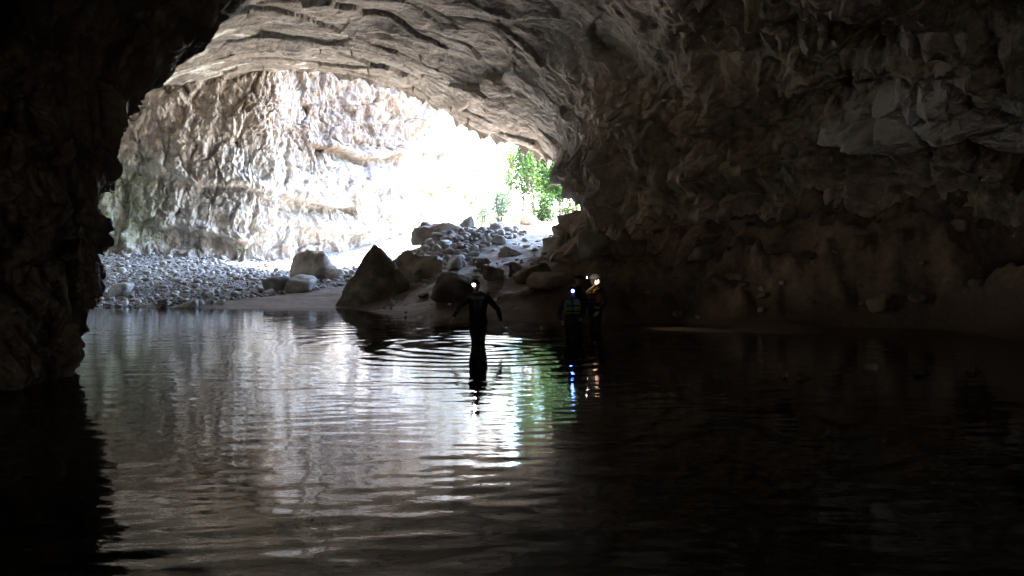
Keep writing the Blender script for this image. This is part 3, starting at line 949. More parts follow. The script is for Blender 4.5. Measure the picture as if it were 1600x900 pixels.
# cobble beach on the left
beach_kinds = [stone_mesh('beach_stone', (1, random.uniform(.6, .9), random.uniform(.4, .6)), 200 + k, 1 if k < 4 else 2, 9, 4.0 + k % 3, 0.02) for k in range(6)]
for me in beach_kinds: me.materials.append(M['cobble'])
bs = scatter(4600, (120, 640, 29.8, 51.0), 0.40, 0.10, 0.44, 8, 80000, accept=lambda px, d: not (px > 350 and d < 31.0 + (px - 350) * 0.022) and (px > 380 or d < 47))
bh = ground_h([a[0] for a in bs], [a[1] for a in bs])
bs = [(x, d, s, float(z)) for (x, d, s), z in zip(bs, bh) if z > -0.06]
bs.sort(key=lambda a: -a[2] / a[1])
for k, (x, d, s, z) in enumerate(bs[:260]):
    o = link('beach_cobble', beach_kinds[4 + k % 2])
    o.location = (x, d, z - 0.08 * s)
    o.scale = (s, s, s * random.uniform(.8, 1.2))
    o.rotation_euler = (random.uniform(-.25, .25), random.uniform(-.25, .25), random.uniform(0, 6.28))
    tag(o, 'smooth grey cobble on the stony beach below the far wall', 'cobble', 'cobbles on the left beach')
vs, fs, base = [], [], 0
for k, (x, d, s, z) in enumerate(bs[260:]):
    me = beach_kinds[k % 4]
    v = np.array([q.co[:] for q in me.vertices]) if k < 4 else CV[k % 4]
    if k < 4:
        if k == 0: CV, CF = {}, {}
        CV[k] = v
        CF[k] = np.array([list(q.vertices) for q in me.polygons])
    a = random.uniform(0, 6.28)
    c_, s_ = math.cos(a), math.sin(a)
    sc = s * np.array([1, 1, random.uniform(.8, 1.2)])
    q = v * sc
    q = np.stack([q[:, 0] * c_ - q[:, 1] * s_, q[:, 0] * s_ + q[:, 1] * c_, q[:, 2] + 0.2 * (random.random() - .5) * q[:, 0]], 1)
    vs.append(q + np.array([x, d, z - 0.08 * s])); fs.append(CF[k % 4] + base); base += len(q)


def pebble_mat():
    m = NT('beach_pebbles')
    isl = m.n('ShaderNodeNewGeometry').outputs['Random Per Island']
    c = m.ramp(isl, [(0.0, (0.10, 0.095, 0.09)), (0.3, (0.24, 0.225, 0.21)), (0.6, (0.35, 0.35, 0.35)), (0.85, (0.46, 0.44, 0.42)), (1.0, (0.64, 0.63, 0.62))])
    c = m.mix(1.0, c, m.ramp(m.noise(9, 4, 0.6), [(0.3, (0.75, 0.75, 0.75)), (0.7, (1.1, 1.1, 1.1))]), 'MULTIPLY')
    return m.done(c, 0.75, m.bump(m.noise(22, 4, 0.6), 0.5, 0.01), 0.3)


o = link('beach_gravel', mesh_np('beach_gravel', np.concatenate(vs), None, np.concatenate(fs)), pebble_mat())
tag(o, 'countless smaller grey stones covering the left beach', 'gravel', kind='stuff')

# stones strewn over the middle bank
mb = scatter(190, (600, 930, 23.8, 38), 0.55, 0.10, 0.55, 33, accept=lambda px, d: not in_heap(px, d))
mh = ground_h([a[0] for a in mb], [a[1] for a in mb])
for k, ((x, d, s), z) in enumerate(zip(mb, mh)):
    o = link('strewn_stone', heap_kinds[k % 7])
    o.location = (x, d, float(z) - 0.15 * s)
    o.scale = (s, s * random.uniform(.7, 1.1), s * random.uniform(.7, 1.0))
    o.rotation_euler = (random.uniform(-.3, .3), random.uniform(-.3, .3), random.uniform(0, 6.28))
    tag(o, 'small loose stone strewn on the middle sand bank', 'stone', 'loose stones on the middle bank')

# muddy stones over the right bank
mud_kinds = [stone_mesh('mud_stone', (1, random.uniform(.6, .95), random.uniform(.5, .8)), 300 + k, 3, 7, 12 + 3 * (k % 4), 0.10) for k in range(6)]
for me in mud_kinds: me.materials.append(M['muddy'])
mb = scatter(120, (930, 1620, 17.5, 30), 0.45, 0.2, 0.9, 31, accept=lambda px, d: d < 31.5 - (px - 990) * 0.0185 and d > 21.4 - (px - 900) * 0.0045)
mh = ground_h([a[0] for a in mb], [a[1] for a in mb])
for k, ((x, d, s), z) in enumerate(zip(mb, mh)):
    if z < 0.12: continue
    o = link('mud_stone', mud_kinds[k % 6])
    o.location = (x, d, float(z) - 0.25 * s)
    o.scale = (s, s * .9, s * random.uniform(.7, 1.1))
    o.rotation_euler = (random.uniform(-.3, .3), random.uniform(-.3, .3), random.uniform(0, 6.28))
    tag(o, 'mud-covered stone on the dark bank below the right wall', 'stone', 'muddy stones on the right bank')


# ------------------------------------------------------------------ bodies: tapered limbs fused into one skin
def capsule(bm, a, ra, b, rb, seg=2):
    pts = []
    v, _ = ico(seg)
    for c, r in ((a, ra), (b, rb)):
        for q in v:
            pts.append(bm.verts.new((c[0] + q[0] * r, c[1] + q[1] * r, c[2] + q[2] * r)))
    res = bmesh.ops.convex_hull(bm, input=pts)
    junk = [e for e in res['geom_interior'] if isinstance(e, bmesh.types.BMVert)]
    bmesh.ops.delete(bm, geom=junk, context='VERTS')


def ellipsoid(bm, c, rx, ry, rz_):
    v, f = ico(3)
    vv = [bm.verts.new((c[0] + q[0] * rx, c[1] + q[1] * ry, c[2] + q[2] * rz_)) for q in v]
    for t in f:
        bm.faces.new([vv[i] for i in t])


def fuse(bm, name, voxel, smooth_it=4):
    me = bpy.data.meshes.new(name + '_raw')
    bm.to_mesh(me); bm.free()
    o = bpy.data.objects.new(name + '_tmp', me)
    COL.objects.link(o)
    r = o.modifiers.new('r', 'REMESH'); r.mode = 'VOXEL'; r.voxel_size = voxel; r.use_smooth_shade = True
    s = o.modifiers.new('s', 'SMOOTH'); s.factor = 0.5; s.iterations = smooth_it
    dg = bpy.context.evaluated_depsgraph_get()
    out = bpy.data.meshes.new_from_object(o.evaluated_get(dg))
    out.name = name
    bpy.data.objects.remove(o, do_unlink=True)
    bpy.data.meshes.remove(me)
    out.materials.clear()
    return out


def ml(a, b, t): return tuple(a[i] + (b[i] - a[i]) * t for i in range(3))


def make_person(loc, rz, hgt, pose, mats, label, group=None):
    """mats: skin, shirt, trousers, hair.  Local frame: faces -y, x to its left hand side in the picture's right"""
    k = hgt / 1.72
    S = lambda p: (p[0] * k, p[1] * k, p[2] * k)
    root = empty('person', loc, rz)
    tag(root, label, 'person', group)
    T = []                                             # tag, a, ra, b, rb

    def seg(t, a, ra, b, rb): T.append((t, S(a), ra * k, S(b), rb * k))
    hip, chest, neck, head = pose['hip'], pose['chest'], pose['neck'], pose['head']
    seg(1, (hip[0] - .06, hip[1], hip[2]), .115, (hip[0] + .06, hip[1], hip[2]), .115)
    seg(1, (hip[0] - .05, hip[1], hip[2] + .02), .12, (chest[0] - .045, chest[1], chest[2] - .18), .118)
    seg(1, (hip[0] + .05, hip[1], hip[2] + .02), .12, (chest[0] + .045, chest[1], chest[2] - .18), .118)
    seg(1, (chest[0] - .05, chest[1], chest[2] - .18), .118, (chest[0] - .085, chest[1], chest[2]), .11)
    seg(1, (chest[0] + .05, chest[1], chest[2] - .18), .118, (chest[0] + .085, chest[1], chest[2]), .11)
    seg(1, (chest[0] - .1, chest[1], chest[2]), .1, (chest[0] + .1, chest[1], chest[2]), .1)
    seg(1, (chest[0] - .12, chest[1], chest[2] + .06), .066, neck, .062)
    seg(1, (chest[0] + .12, chest[1], chest[2] + .06), .066, neck, .062)
    seg(0, neck, .056, ml(neck, head, .7), .054)
    for s, arm in ((-1, pose['arm_a']), (1, pose['arm_b'])):
        sh = (chest[0] + s * .175, chest[1], chest[2] + .045)
        el, wr = arm['elbow'], arm['wrist']
        st = arm.get('sleeve', 1)
        seg(1, sh, .062, ml(sh, el, .5), .052)
        seg(1, ml(sh, el, .5), .052, el, .043)
        seg(st, el, .043, ml(el, wr, .4), .04)
        seg(st, ml(el, wr, .4), .04, wr, .028)
        # hand: palm, four fingers of different length with a bend, thumb off the side
        d = Vector(wr) - Vector(el); d.normalize()
        side = Vector(arm.get('side', (0, -1, 0))); side = (side - d * side.dot(d)).normalized()   # towards the thumb
        nrm_ = d.cross(side) * s * -1                                                              # palm side
        wv = Vector(wr)
        pc = wv + d * .085
        for u in (-.028, -.01, .01, .028):
            seg(0, wv + d * .015 + side * u * .7, .018, pc + side * u, .0135)
        for u, ln in ((-.030, .062), (-.010, .078), (.011, .084), (.031, .074)):
            a0 = pc + side * u
            a1 = a0 + (d * .95 + nrm_ * .25 + side * u * 3).normalized() * ln * .5
            a2 = a1 + (d * .8 + nrm_ * .6 + side * u * 2).normalized() * ln * .5
            seg(0, a0, .0105, a1, .0098); seg(0, a1, .0098, a2, .0085)
        t0 = wv + d * .03 + side * .025
        t1 = t0 + (side * .8 + d * .7 + nrm_ * .3).normalized() * .045
        t2 = t1 + (side * .3 + d * .95 + nrm_ * .3).normalized() * .035
        seg(0, t0, .0145, t1, .0115); seg(0, t1, .0115, t2, .0095)
    for s, leg in ((-1, pose['leg_a']), (1, pose['leg_b'])):
        hp = (hip[0] + s * .085, hip[1], hip[2] - .02)
        kn, an = leg['knee'], leg['ankle']
        seg(2, hp, .098, ml(hp, kn, .45), .085)
        seg(2, ml(hp, kn, .45), .085, kn, .062)
        seg(2, kn, .062, ml(kn, an, .35), .06)
        seg(2, ml(kn, an, .35), .06, an, .042)
        seg(3, (an[0], an[1] + .03, an[2] - .04), .042, (an[0] + s * .02, an[1] - .15, an[2] - .055), .036)
    bm = bmesh.new()
    for (t, a, ra, b, rb) in T:
        capsule(bm, a, ra, b, rb, 2)
    # head with face, turned and tilted
    yaw, pit = pose.get('yaw', 0), pose.get('pitch', 0)
    HM = Matrix.Translation(S(head)) @ Matrix.Rotation(yaw, 4, 'Z') @ Matrix.Rotation(pit, 4, 'X')
    hb = bmesh.new()
    ellipsoid(hb, (0, 0.008, 0.03), .077, .094, .092)
    ellipsoid(hb, (0, -.018, -.045), .058, .068, .07)
    ellipsoid(hb, (0, -.075, -.088), .024, .02, .02)
    capsule(hb, (0, -.085, .012), .009, (0, -.108, -.026), .014)
    for s in (-1, 1):
        ellipsoid(hb, (s * .08, .012, -.012), .012, .02, .033)
        capsule(hb, (s * .016, -.083, .03), .011, (s * .05, -.074, .03), .009)
        ellipsoid(hb, (s * .042, -.064, -.03), .022, .018, .02)
    capsule(hb, (-.02, -.087, -.056), .008, (.02, -.087, -.056), .008)
    bmesh.ops.scale(hb, vec=(k ** .4,) * 3, verts=hb.verts)
    bmesh.ops.transform(hb, matrix=HM, verts=hb.verts)
    tmp = bpy.data.meshes.new('t'); hb.to_mesh(tmp); hb.free(); bm.from_mesh(tmp); bpy.data.meshes.remove(tmp)
    me = fuse(bm, 'body', 0.0105, 3)
    for m_ in mats: me.materials.append(m_)
    n = len(me.polygons)
    cen = np.zeros(n * 3, np.float32); me.polygons.foreach_get('center', cen); cen = cen.reshape(-1, 3)
    best = np.full(n, 9.0); ti = np.zeros(n, int)
    for (t, a, ra, b, rb) in T:
        a_, b_ = np.array(a), np.array(b)
        ab = b_ - a_
        u = np.clip(((cen - a_) @ ab) / max(float(ab @ ab), 1e-9), 0, 1)
        dd = np.linalg.norm(cen - a_ - u[:, None] * ab, axis=1) - (ra + (rb - ra) * u)
        q = dd < best
        best = np.where(q, dd, best); ti = np.where(q, t, ti)
    hc = np.array(S(head))
    ti = np.where(np.linalg.norm(cen - hc, axis=1) < .135, 0, ti)
    me.polygons.foreach_set('material_index', ti.astype(np.int32))
    me.polygons.foreach_set('use_smooth', np.ones(n, bool))
    nv = len(me.vertices)                              # folds in the cloth
    co = np.zeros(nv * 3, np.float32); me.vertices.foreach_get('co', co); co = co.reshape(-1, 3)
    no = np.zeros(nv * 3, np.float32); me.vertices.foreach_get('normal', no); no = no.reshape(-1, 3)
    cloth = np.zeros(nv, np.float32)
    for pl_, t_ in zip(me.polygons, ti):
        if t_ in (1, 2):
            for vi in pl_.vertices: cloth[vi] = 1
    co += no * (cloth * (0.001 + 0.009 * ridged(co, (7, 7, 11), 2, 0.5, hgt * 100)))[:, None]
    me.vertices.foreach_set('co', co.ravel()); me.update()
    link('body', me, None, root)
    for s in (-1, 1):                                  # eyes
        eb = bmesh.new()
        ellipsoid(eb, (s * .032, -.081, .010), .012, .009, .007)
        bmesh.ops.scale(eb, vec=(k ** .4,) * 3, verts=eb.verts)
        bmesh.ops.transform(eb, matrix=HM, verts=eb.verts)
        em = bpy.data.meshes.new('eye'); eb.to_mesh(em); eb.free()
        link('eye', em, M['eye'], root)
    return root, HM, k


M['skin'] = plain('skin', (0.34, 0.21, 0.15), 0.55, 0.35, 0.12)
M['eye'] = plain('eye_dark', (0.05, 0.04, 0.035), 0.3, 0.5, 0.1)
M['black_cloth'] = plain('black_cloth', (0.022, 0.021, 0.021), 0.9, 0.2, 0.3, 14)
M['navy_cloth'] = plain('navy_cloth', (0.022, 0.025, 0.035), 0.9, 0.2, 0.3, 14)
M['brown_cloth'] = plain('brown_cloth', (0.05, 0.042, 0.034), 0.9, 0.2, 0.3, 14)
M['boot'] = plain('boot_rubber', (0.02, 0.02, 0.02), 0.6, 0.3, 0.2)
M['hair'] = plain('dark_hair', (0.018, 0.014, 0.011), 0.6, 0.4, 0.4, 40)
M['vest_green'] = plain('green_vest', (0.17, 0.22, 0.07), 0.8, 0.3, 0.12)
M['vest_yellow'] = plain('yellow_vest', (0.80, 0.50, 0.03), 0.8, 0.3, 0.10)
M['vest_orange'] = plain('orange_vest', (0.22, 0.07, 0.025), 0.8, 0.3, 0.15)
M['webbing'] = plain('black_webbing', (0.015, 0.015, 0.015), 0.8, 0.3, 0.2)
M['helmet_dark'] = plain('dark_helmet', (0.05, 0.04, 0.04), 0.35, 0.5, 0.1)
M['helmet_white'] = plain('white_helmet', (0.72, 0.73, 0.74), 0.35, 0.5, 0.06)
M['lamp_case'] = plain('lamp_case', (0.03, 0.03, 0.032), 0.45, 0.5, 0.1)
M['lens_white'] = plain('lit_white_lens', (0.8, 0.8, 0.8), 0.3, 0.5, 0.02, emit=(1.0, 0.98, 0.93), est=4.0)
M['lens_blue'] = plain('lit_bluish_lens', (0.8, 0.8, 0.8), 0.3, 0.5, 0.02, emit=(0.07, 0.15, 1.0), est=3.0)


def hm_mesh(bm, name, HM, k, mat, root, parent=None):
    bmesh.ops.scale(bm, vec=(k ** .4,) * 3, verts=bm.verts)
    bmesh.ops.transform(bm, matrix=HM, verts=bm.verts)
    me = bpy.data.meshes.new(name); bm.to_mesh(me); bm.free()
    for p_ in me.polygons: p_.use_smooth = True
    return link(name, me, mat, parent or root)


def cap_shell(bm, c, rx, ry, rz_, zcut, back_drop=0.0, thick=0.008):
    """upper shell of an ellipsoid, lower at the back"""
    v, f = ico(4)
    keep = [t for t in f if all(v[i][2] * rz_ > zcut - back_drop * max(0.0, v[i][1]) * 1.0 for i in t)]
    ids = sorted({i for t in keep for i in t})
    mp = {}
    for i in ids:
        q = v[i]
        mp[i] = bm.verts.new((c[0] + q[0] * rx, c[1] + q[1] * ry, c[2] + q[2] * rz_))
    fc = [bm.faces.new([mp[i] for i in t]) for t in keep]
    bmesh.ops.solidify(bm, geom=fc, thickness=thick)


def add_hair(root, HM, k):
    bm = bmesh.new()
    cap_shell(bm, (0, .012, .034), .084, .101, .099, .025, .11, .012)
    return hm_mesh(bm, 'hair', HM, k, M['hair'], root)


def add_helmet(root, HM, k, mat):
    bm = bmesh.new()
    cap_shell(bm, (0, .008, .04), .105, .125, .112, .012, .03, .012)
    o = hm_mesh(bm, 'helmet', HM, k, mat, root)
    b2 = bmesh.new()                                      # brim ring
    n = 40
    prev = None
    rings = []
    for i in range(n):
        a = 2 * math.pi * i / n
        c = Vector((math.sin(a) * .107, .008 - math.cos(a) * .128, .052 - .012 * math.cos(a) * 0))
        ring = []
        out = Vector((math.sin(a), -math.cos(a), 0))
        for j in range(6):
            b = 2 * math.pi * j / 6
            ring.append(b2.verts.new(c + out * math.cos(b) * .009 + Vector((0, 0, 1)) * math.sin(b) * .006))
        rings.append(ring)
    for i in range(n):
        for j in range(6):
            b2.faces.new([rings[i][j], rings[i][(j + 1) % 6], rings[(i + 1) % n][(j + 1) % 6], rings[(i + 1) % n][j]])
    hm_mesh(b2, 'brim', HM, k, mat, root, o)
    return o


def add_headlamp(root, HM, k, lens_mat, y0=-.128, z0=.075, size=1.0, rad=.026, up=0.0):
    bm = bmesh.new()
    bmesh.ops.create_cone(bm, cap_ends=True, segments=20, radius1=.030 * size, radius2=.034 * size, depth=.034)
    rot = Matrix.Rotation(R(90), 4, 'X')
    tl = Matrix.Translation((0, y0, z0))
    bmesh.ops.bevel(bm, geom=[e for e in bm.edges], offset=.002, segments=1, affect='EDGES')
    bmesh.ops.transform(bm, matrix=tl @ rot, verts=bm.verts)
    o = hm_mesh(bm, 'headlamp', HM, k, M['lamp_case'], root)
    b2 = bmesh.new()
    v, f = ico(2)
    vv = [b2.verts.new((q[0] * rad * size, y0 - .018 + q[1] * .010, z0 + q[2] * rad * size)) for q in v]
    for t in f: b2.faces.new([vv[i] for i in t])
    hm_mesh(b2, 'lens', HM, k, lens_mat, root, o)
    b3 = bmesh.new()                                      # strap round the head
    n = 36
    ra, rb = (.112, .13) if y0 < -.12 else (.088, .105)
    tv = []
    for i in range(n):
        a = 2 * math.pi * i / n
        tv.append([b3.verts.new((math.sin(a) * (ra + e), .008 - math.cos(a) * (rb + e), z0 - .004 + dz)) for e, dz in ((0, -.011), (.004, -.011), (.004, .011), (0, .011))])
    for i in range(n):
        for j in range(4):
            b3.faces.new([tv[i][j], tv[i][(j + 1) % 4], tv[(i + 1) % n][(j + 1) % 4], tv[(i + 1) % n][j]])
    hm_mesh(b3, 'strap', HM, k, M['webbing'], root, o)
    return o


def add_vest(root, pose, k, mat, panel=None):
    c, h = pose['chest'], pose['hip']
    S = lambda p: (p[0] * k, p[1] * k, p[2] * k)
    bm = bmesh.new()
    lo = h[2] + .12
    capsule(bm, S((c[0] - .055, c[1], lo + .1)), .145 * k, S((c[0] - .09, c[1], c[2])), .135 * k)
    capsule(bm, S((c[0] + .055, c[1], lo + .1)), .145 * k, S((c[0] + .09, c[1], c[2])), .135 * k)
    capsule(bm, S((c[0] - .09, c[1], c[2])), .10 * k, S((c[0] - .07, c[1], c[2] + .08)), .075 * k)
    capsule(bm, S((c[0] + .09, c[1], c[2])), .10 * k, S((c[0] + .07, c[1], c[2] + .08)), .075 * k)
    me = fuse(bm, 'life_vest', 0.014, 4)
    o = link('life_vest', me, mat, root)
    b2 = bmesh.new()                                     # belts and zip on the front
    for (x0, x1, z0, z1) in ((-.16, .16, c[2] - .06, c[2] - .025), (-.16, .16, c[2] - .19, c[2] - .155), (-.012, .012, lo + .02, c[2] + .02)):
        nx = 13 if x1 - x0 > .1 else 2
        rows_ = []
        for zz in (z0, z1):
            r_ = []
            for i in range(nx):
                x = x0 + (x1 - x0) * i / (nx - 1)
                yy_ = c[1] - math.sqrt(max(0.0, .155 ** 2 - max(0, abs(x) - .07) ** 2)) 
                r_.append(b2.verts.new(S((c[0] + x, yy_, zz))))
            rows_.append(r_)
        for i in range(nx - 1):
            b2.faces.new([rows_[0][i], rows_[0][i + 1], rows_[1][i + 1], rows_[1][i]])
    bmesh.ops.solidify(b2, geom=b2.faces[:], thickness=.008)
    sm = bpy.data.meshes.new('belt'); b2.to_mesh(sm); b2.free()
    link('belt', sm, M['webbing'], o)
    if panel:
        b3 = bmesh.new()
        for s in (-1, 1):
            capsule(b3, S((c[0] + s * .075, c[1] - .115, c[2] - .02)), .042 * k, S((c[0] + s * .08, c[1] - .105, c[2] + .05)), .038 * k)
        link('chest_panel', fuse(b3, 'chest_panel', .012, 2), panel, o)
    return o


BED = -0.42
STAND = dict(hip=(0, 0, .93), chest=(0, 0, 1.32), neck=(0, .01, 1.47), head=(0, -.01, 1.605),
             leg_a=dict(knee=(-.09, -.02, .5), ankle=(-.09, .02, .09)), leg_b=dict(knee=(.09, -.02, .5), ankle=(.09, .02, .09)))
# the wader in the middle, arms held out, facing the camera
pose = dict(STAND)
pose.update(head=(-.05, -.09, 1.585), pitch=R(16), yaw=R(-10), chest=(.0, -.05, 1.31), neck=(-.02, -.06, 1.455),
            leg_a=dict(knee=(-.068, -.05, .5), ankle=(-.052, .03, .09)), leg_b=dict(knee=(.068, .0, .5), ankle=(.052, .06, .09)),
            arm_a=dict(elbow=(-.36, -.06, 1.19), wrist=(-.47, -.16, .99), side=(.3, -1, 0)),
            arm_b=dict(elbow=(.38, -.03, 1.13), wrist=(.45, -.10, .90), side=(-.3, -1, 0)))
x, y = PEOPLE[0]
p1, HM, k = make_person((x, y, BED), 0, 1.72, pose, [M['skin'], M['black_cloth'], M['black_cloth'], M['boot']],
                        'wader in dark clothes with arms held out and a white headlamp lit', 'waders in the cave river')
add_hair(p1, HM, k); add_headlamp(p1, HM, k, M['lens_white'], -.100, .062, rad=.028)
# the short wader in front of the group
pose = dict(STAND)
pose.update(head=(-.02, -.05, 1.59), pitch=R(10), yaw=R(4),
            leg_a=dict(knee=(-.10, -.06, .5), ankle=(-.11, .02, .09)), leg_b=dict(knee=(.10, -.01, .5), ankle=(.115, .06, .09)),
            arm_a=dict(elbow=(-.31, .02, 1.12), wrist=(-.27, -.14, .93), side=(1, -.3, .2)),
            arm_b=dict(elbow=(.29, .04, 1.11), wrist=(.20, -.15, .98), side=(-1, -.3, .2)))
x, y = PEOPLE[1]
p2, HM, k = make_person((x, y, BED), R(4), 1.53, pose, [M['skin'], M['brown_cloth'], M['black_cloth'], M['boot']],
                        'shorter wader in a green life vest with a bluish headlamp lit', 'waders in the cave river')
add_hair(p2, HM, k); add_headlamp(p2, HM, k, M['lens_blue'], -.100, .058, rad=.032)
add_vest(p2, pose, k, M['vest_green'])
# the helmeted wader behind, turned to the right and reaching up to the next one's lamp
pose = dict(STAND)
pose.update(head=(0, -.03, 1.60), pitch=R(4), yaw=R(0),
            arm_a=dict(elbow=(-.25, -.10, 1.10), wrist=(-.20, -.30, 1.02), side=(1, 0, .2)),
            arm_b=dict(elbow=(.22, -.24, 1.30), wrist=(.12, -.44, 1.50), side=(-.3, 0, 1), sleeve=0))
x, y = PEOPLE[2]
p3, HM, k = make_person((x, y, BED), R(100), 1.74, pose, [M['skin'], M['navy_cloth'], M['black_cloth'], M['boot']],
                        'helmeted wader in dark clothes turned to the right behind the green vest', 'waders in the cave river')
add_helmet(p3, HM, k, M['helmet_dark'])
lamp = add_headlamp(p3, HM, k, M['lens_white'], -.146, .085, rad=.022)
hl = bpy.data.lights.new('headlamp_beam', 'SPOT')          # the beam of this lit headlamp, thrown on the neighbour
hl.energy = 2.5; hl.spot_size = R(62); hl.spot_blend = 0.7; hl.shadow_soft_size = 0.02; hl.color = (1.0, 0.93, 0.8)
hlo = bpy.data.objects.new('headlamp_beam', hl); COL.objects.link(hlo); hlo.parent = p3
hlo.matrix_parent_inverse = Matrix.Identity(4)
hlo.location = (HM @ Vector((0, -.185, .085)))
hlo.rotation_euler = Vector((0.05, -1, -0.22)).to_track_quat('-Z', 'Y').to_euler()
# the wader with the white helmet, turned to the left
pose = dict(STAND)
pose.update(head=(0, -.03, 1.61), pitch=R(6), yaw=R(-20),
            arm_a=dict(elbow=(-.27, .0, 1.08), wrist=(-.22, -.17, .90), side=(1, 0, 0)),
            arm_b=dict(elbow=(.27, .02, 1.08), wrist=(.24, -.15, .88), side=(-1, 0, 0)))
x, y = PEOPLE[3]
p4, HM, k = make_person((x, y, BED), R(-52), 1.74, pose, [M['skin'], M['black_cloth'], M['black_cloth'], M['boot']],
                        'wader in a white helmet and yellow vest standing at the back right', 'waders in the cave river')
add_helmet(p4, HM, k, M['helmet_white']); add_vest(p4, pose, k, M['vest_orange'], M['vest_yellow'])

# ------------------------------------------------------------------ stalactites
for k, (sx, sy, ln, lab) in enumerate([(729, 190, .42, 'stalactite at the lowest notch of the arch edge'), (646, 140, .40, 'stalactite where the arch edge begins to fall to the right'), (575, 112, .30, 'short stalactite left of the notch in the arch edge'),
                                       (655, 92, .30, 'small stalactite on the roof above the arch edge'), (548, 85, .30, 'short dark stalactite on the roof, near the middle'), (410, 108, .28, 'small stalactite at the left of the pale roof'),
                                       (500, 82, .32, 'stubby stalactite on the roof left of the middle'), (702, 172, .34, 'stalactite between the arch\'s top and its notch')]):
    q = surf_at(ROOF_P, sx, sy, 5)
    rg = np.random.default_rng(400 + k)
    nr, ns = 9, 10
    vv, ff = [], []
    for i in range(nr):
        t = i / (nr - 1)
        rad = ln * .24 * (1 - t) ** 0.8 + .012
        for j in range(ns):
            a = 2 * math.pi * j / ns
            w_ = rad * (1 + .25 * rg.normal() * .5)
            vv.append((math.cos(a) * w_ + .03 * math.sin(t * 4 + k), math.sin(a) * w_, .25 - t * (ln + .25)))
    for i in range(nr - 1):
        for j in range(ns):
            ff.append((i * ns + j, i * ns + (j + 1) % ns, (i + 1) * ns + (j + 1) % ns, (i + 1) * ns + j))
    o = link('stalactite', mesh_np('stalactite', vv, ff), M['left'])
    o.location = q
    tag(o, lab, 'stalactite', 'small stalactites under the roof')


# ------------------------------------------------------------------ trees and plants outside
def tube(path, radii, ns=7):
    vv, ff = [], []
    for i, (p_, r_) in enumerate(zip(path, radii)):
        a = Vector(path[min(i + 1, len(path) - 1)]) - Vector(path[max(i - 1, 0)])
        a.normalize()
        u = a.orthogonal().normalized(); w_ = a.cross(u)
        for j in range(ns):
            b = 2 * math.pi * j / ns
            vv.append(tuple(Vector(p_) + u * math.cos(b) * r_ + w_ * math.sin(b) * r_))
    for i in range(len(path) - 1):
        for j in range(ns):
            ff.append((i * ns + j, i * ns + (j + 1) % ns, (i + 1) * ns + (j + 1) % ns, (i + 1) * ns + j))
    return vv, ff


def leaves(pts, size, rg, flat=0.5):
    n = len(pts)
    pts = np.asarray(pts)
    a = rg.normal(size=(n, 3)); a[:, 2] *= flat; a /= np.linalg.norm(a, axis=1, keepdims=True)
    b = rg.normal(size=(n, 3)); b -= (b * a).sum(1, keepdims=True) * a; b /= np.linalg.norm(b, axis=1, keepdims=True)
    L = size * rg.uniform(.6, 1.4, (n, 1))
    tip, mid = pts + a * L, pts + a * L * .5
    nn = np.cross(a, b) * L * .12
    v = np.stack([pts, mid + b * L * .28 + nn, tip, mid - b * L * .28 + nn], 1).reshape(-1, 3)
    q = np.arange(n * 4).reshape(n, 4)
    return v, q


def make_tree(name, px, d, hgt, lean, spread, nb, nl, lsize, mat, label, group, seed, trunk_r=.07, first=.3, cat='tree', clump=.42, stems=1):
    rg = np.random.default_rng(seed)
    x0 = (px - 800.0) / FPX * d
    z0 = gz(x0, d) - .1
    root = empty(name, (x0, d, z0))
    tag(root, label, cat, group)
    V_, F_, base = [], [], 0
    pts = []
    for s in range(stems):
        sl = np.array([lean[0] + rg.normal() * .12 * (stems > 1), lean[1] + rg.normal() * .1])
        path, rad = [], []
        n = 12
        wob = rg.normal(size=(n, 2)).cumsum(0) * .05 * hgt / 6
        for i in range(n):
            t = i / (n - 1)
            path.append((sl[0] * t ** 1.4 * hgt + wob[i, 0] + s * .12, sl[1] * t * hgt + wob[i, 1], t * hgt))
            rad.append(trunk_r * (1 - .8 * t) + .008)
        v, f = tube(path, rad)
        V_ += v; F_ += [tuple(i + base for i in q) for q in f]; base += len(v)
        for k in range(nb):
            t = first + (1 - first) * (k + rg.random()) / nb
            i = min(int(t * (n - 1)), n - 2)
            p0 = np.array(path[i]) + (np.array(path[i + 1]) - np.array(path[i])) * (t * (n - 1) - i)
            a = rg.uniform(0, 6.28)
            ln = spread * rg.uniform(.5, 1.1) * (1.1 - .55 * t)
            br = []
            for j in range(6):
                u = j / 5
                br.append(tuple(p0 + np.array([math.cos(a) * ln * u, math.sin(a) * ln * u, ln * (.55 * u - .15 * u * u)]) + rg.normal(size=3) * .04 * ln * u))
            v, f = tube(br, [trunk_r * .38 * (1 - .85 * j / 5) + .005 for j in range(6)], 5)
            V_ += v; F_ += [tuple(i_ + base for i_ in q) for q in f]; base += len(v)
            m_ = int(nl / (nb * stems))
            for c in range(3):
                u = (.45, .75, 1.0)[c]
                cc = np.array(br[int(u * 5)])
                pts.append(cc + rg.normal(size=(m_ // 3, 3)) * np.array([clump, clump, clump * .55]) * ln * .7)
    link('trunk', mesh_np('trunk', V_, F_), M['bark'], root)
    v, q = leaves(np.concatenate(pts), lsize, rg)
    link('crown', mesh_np('crown', v, q, None, False), mat, root)
    return root


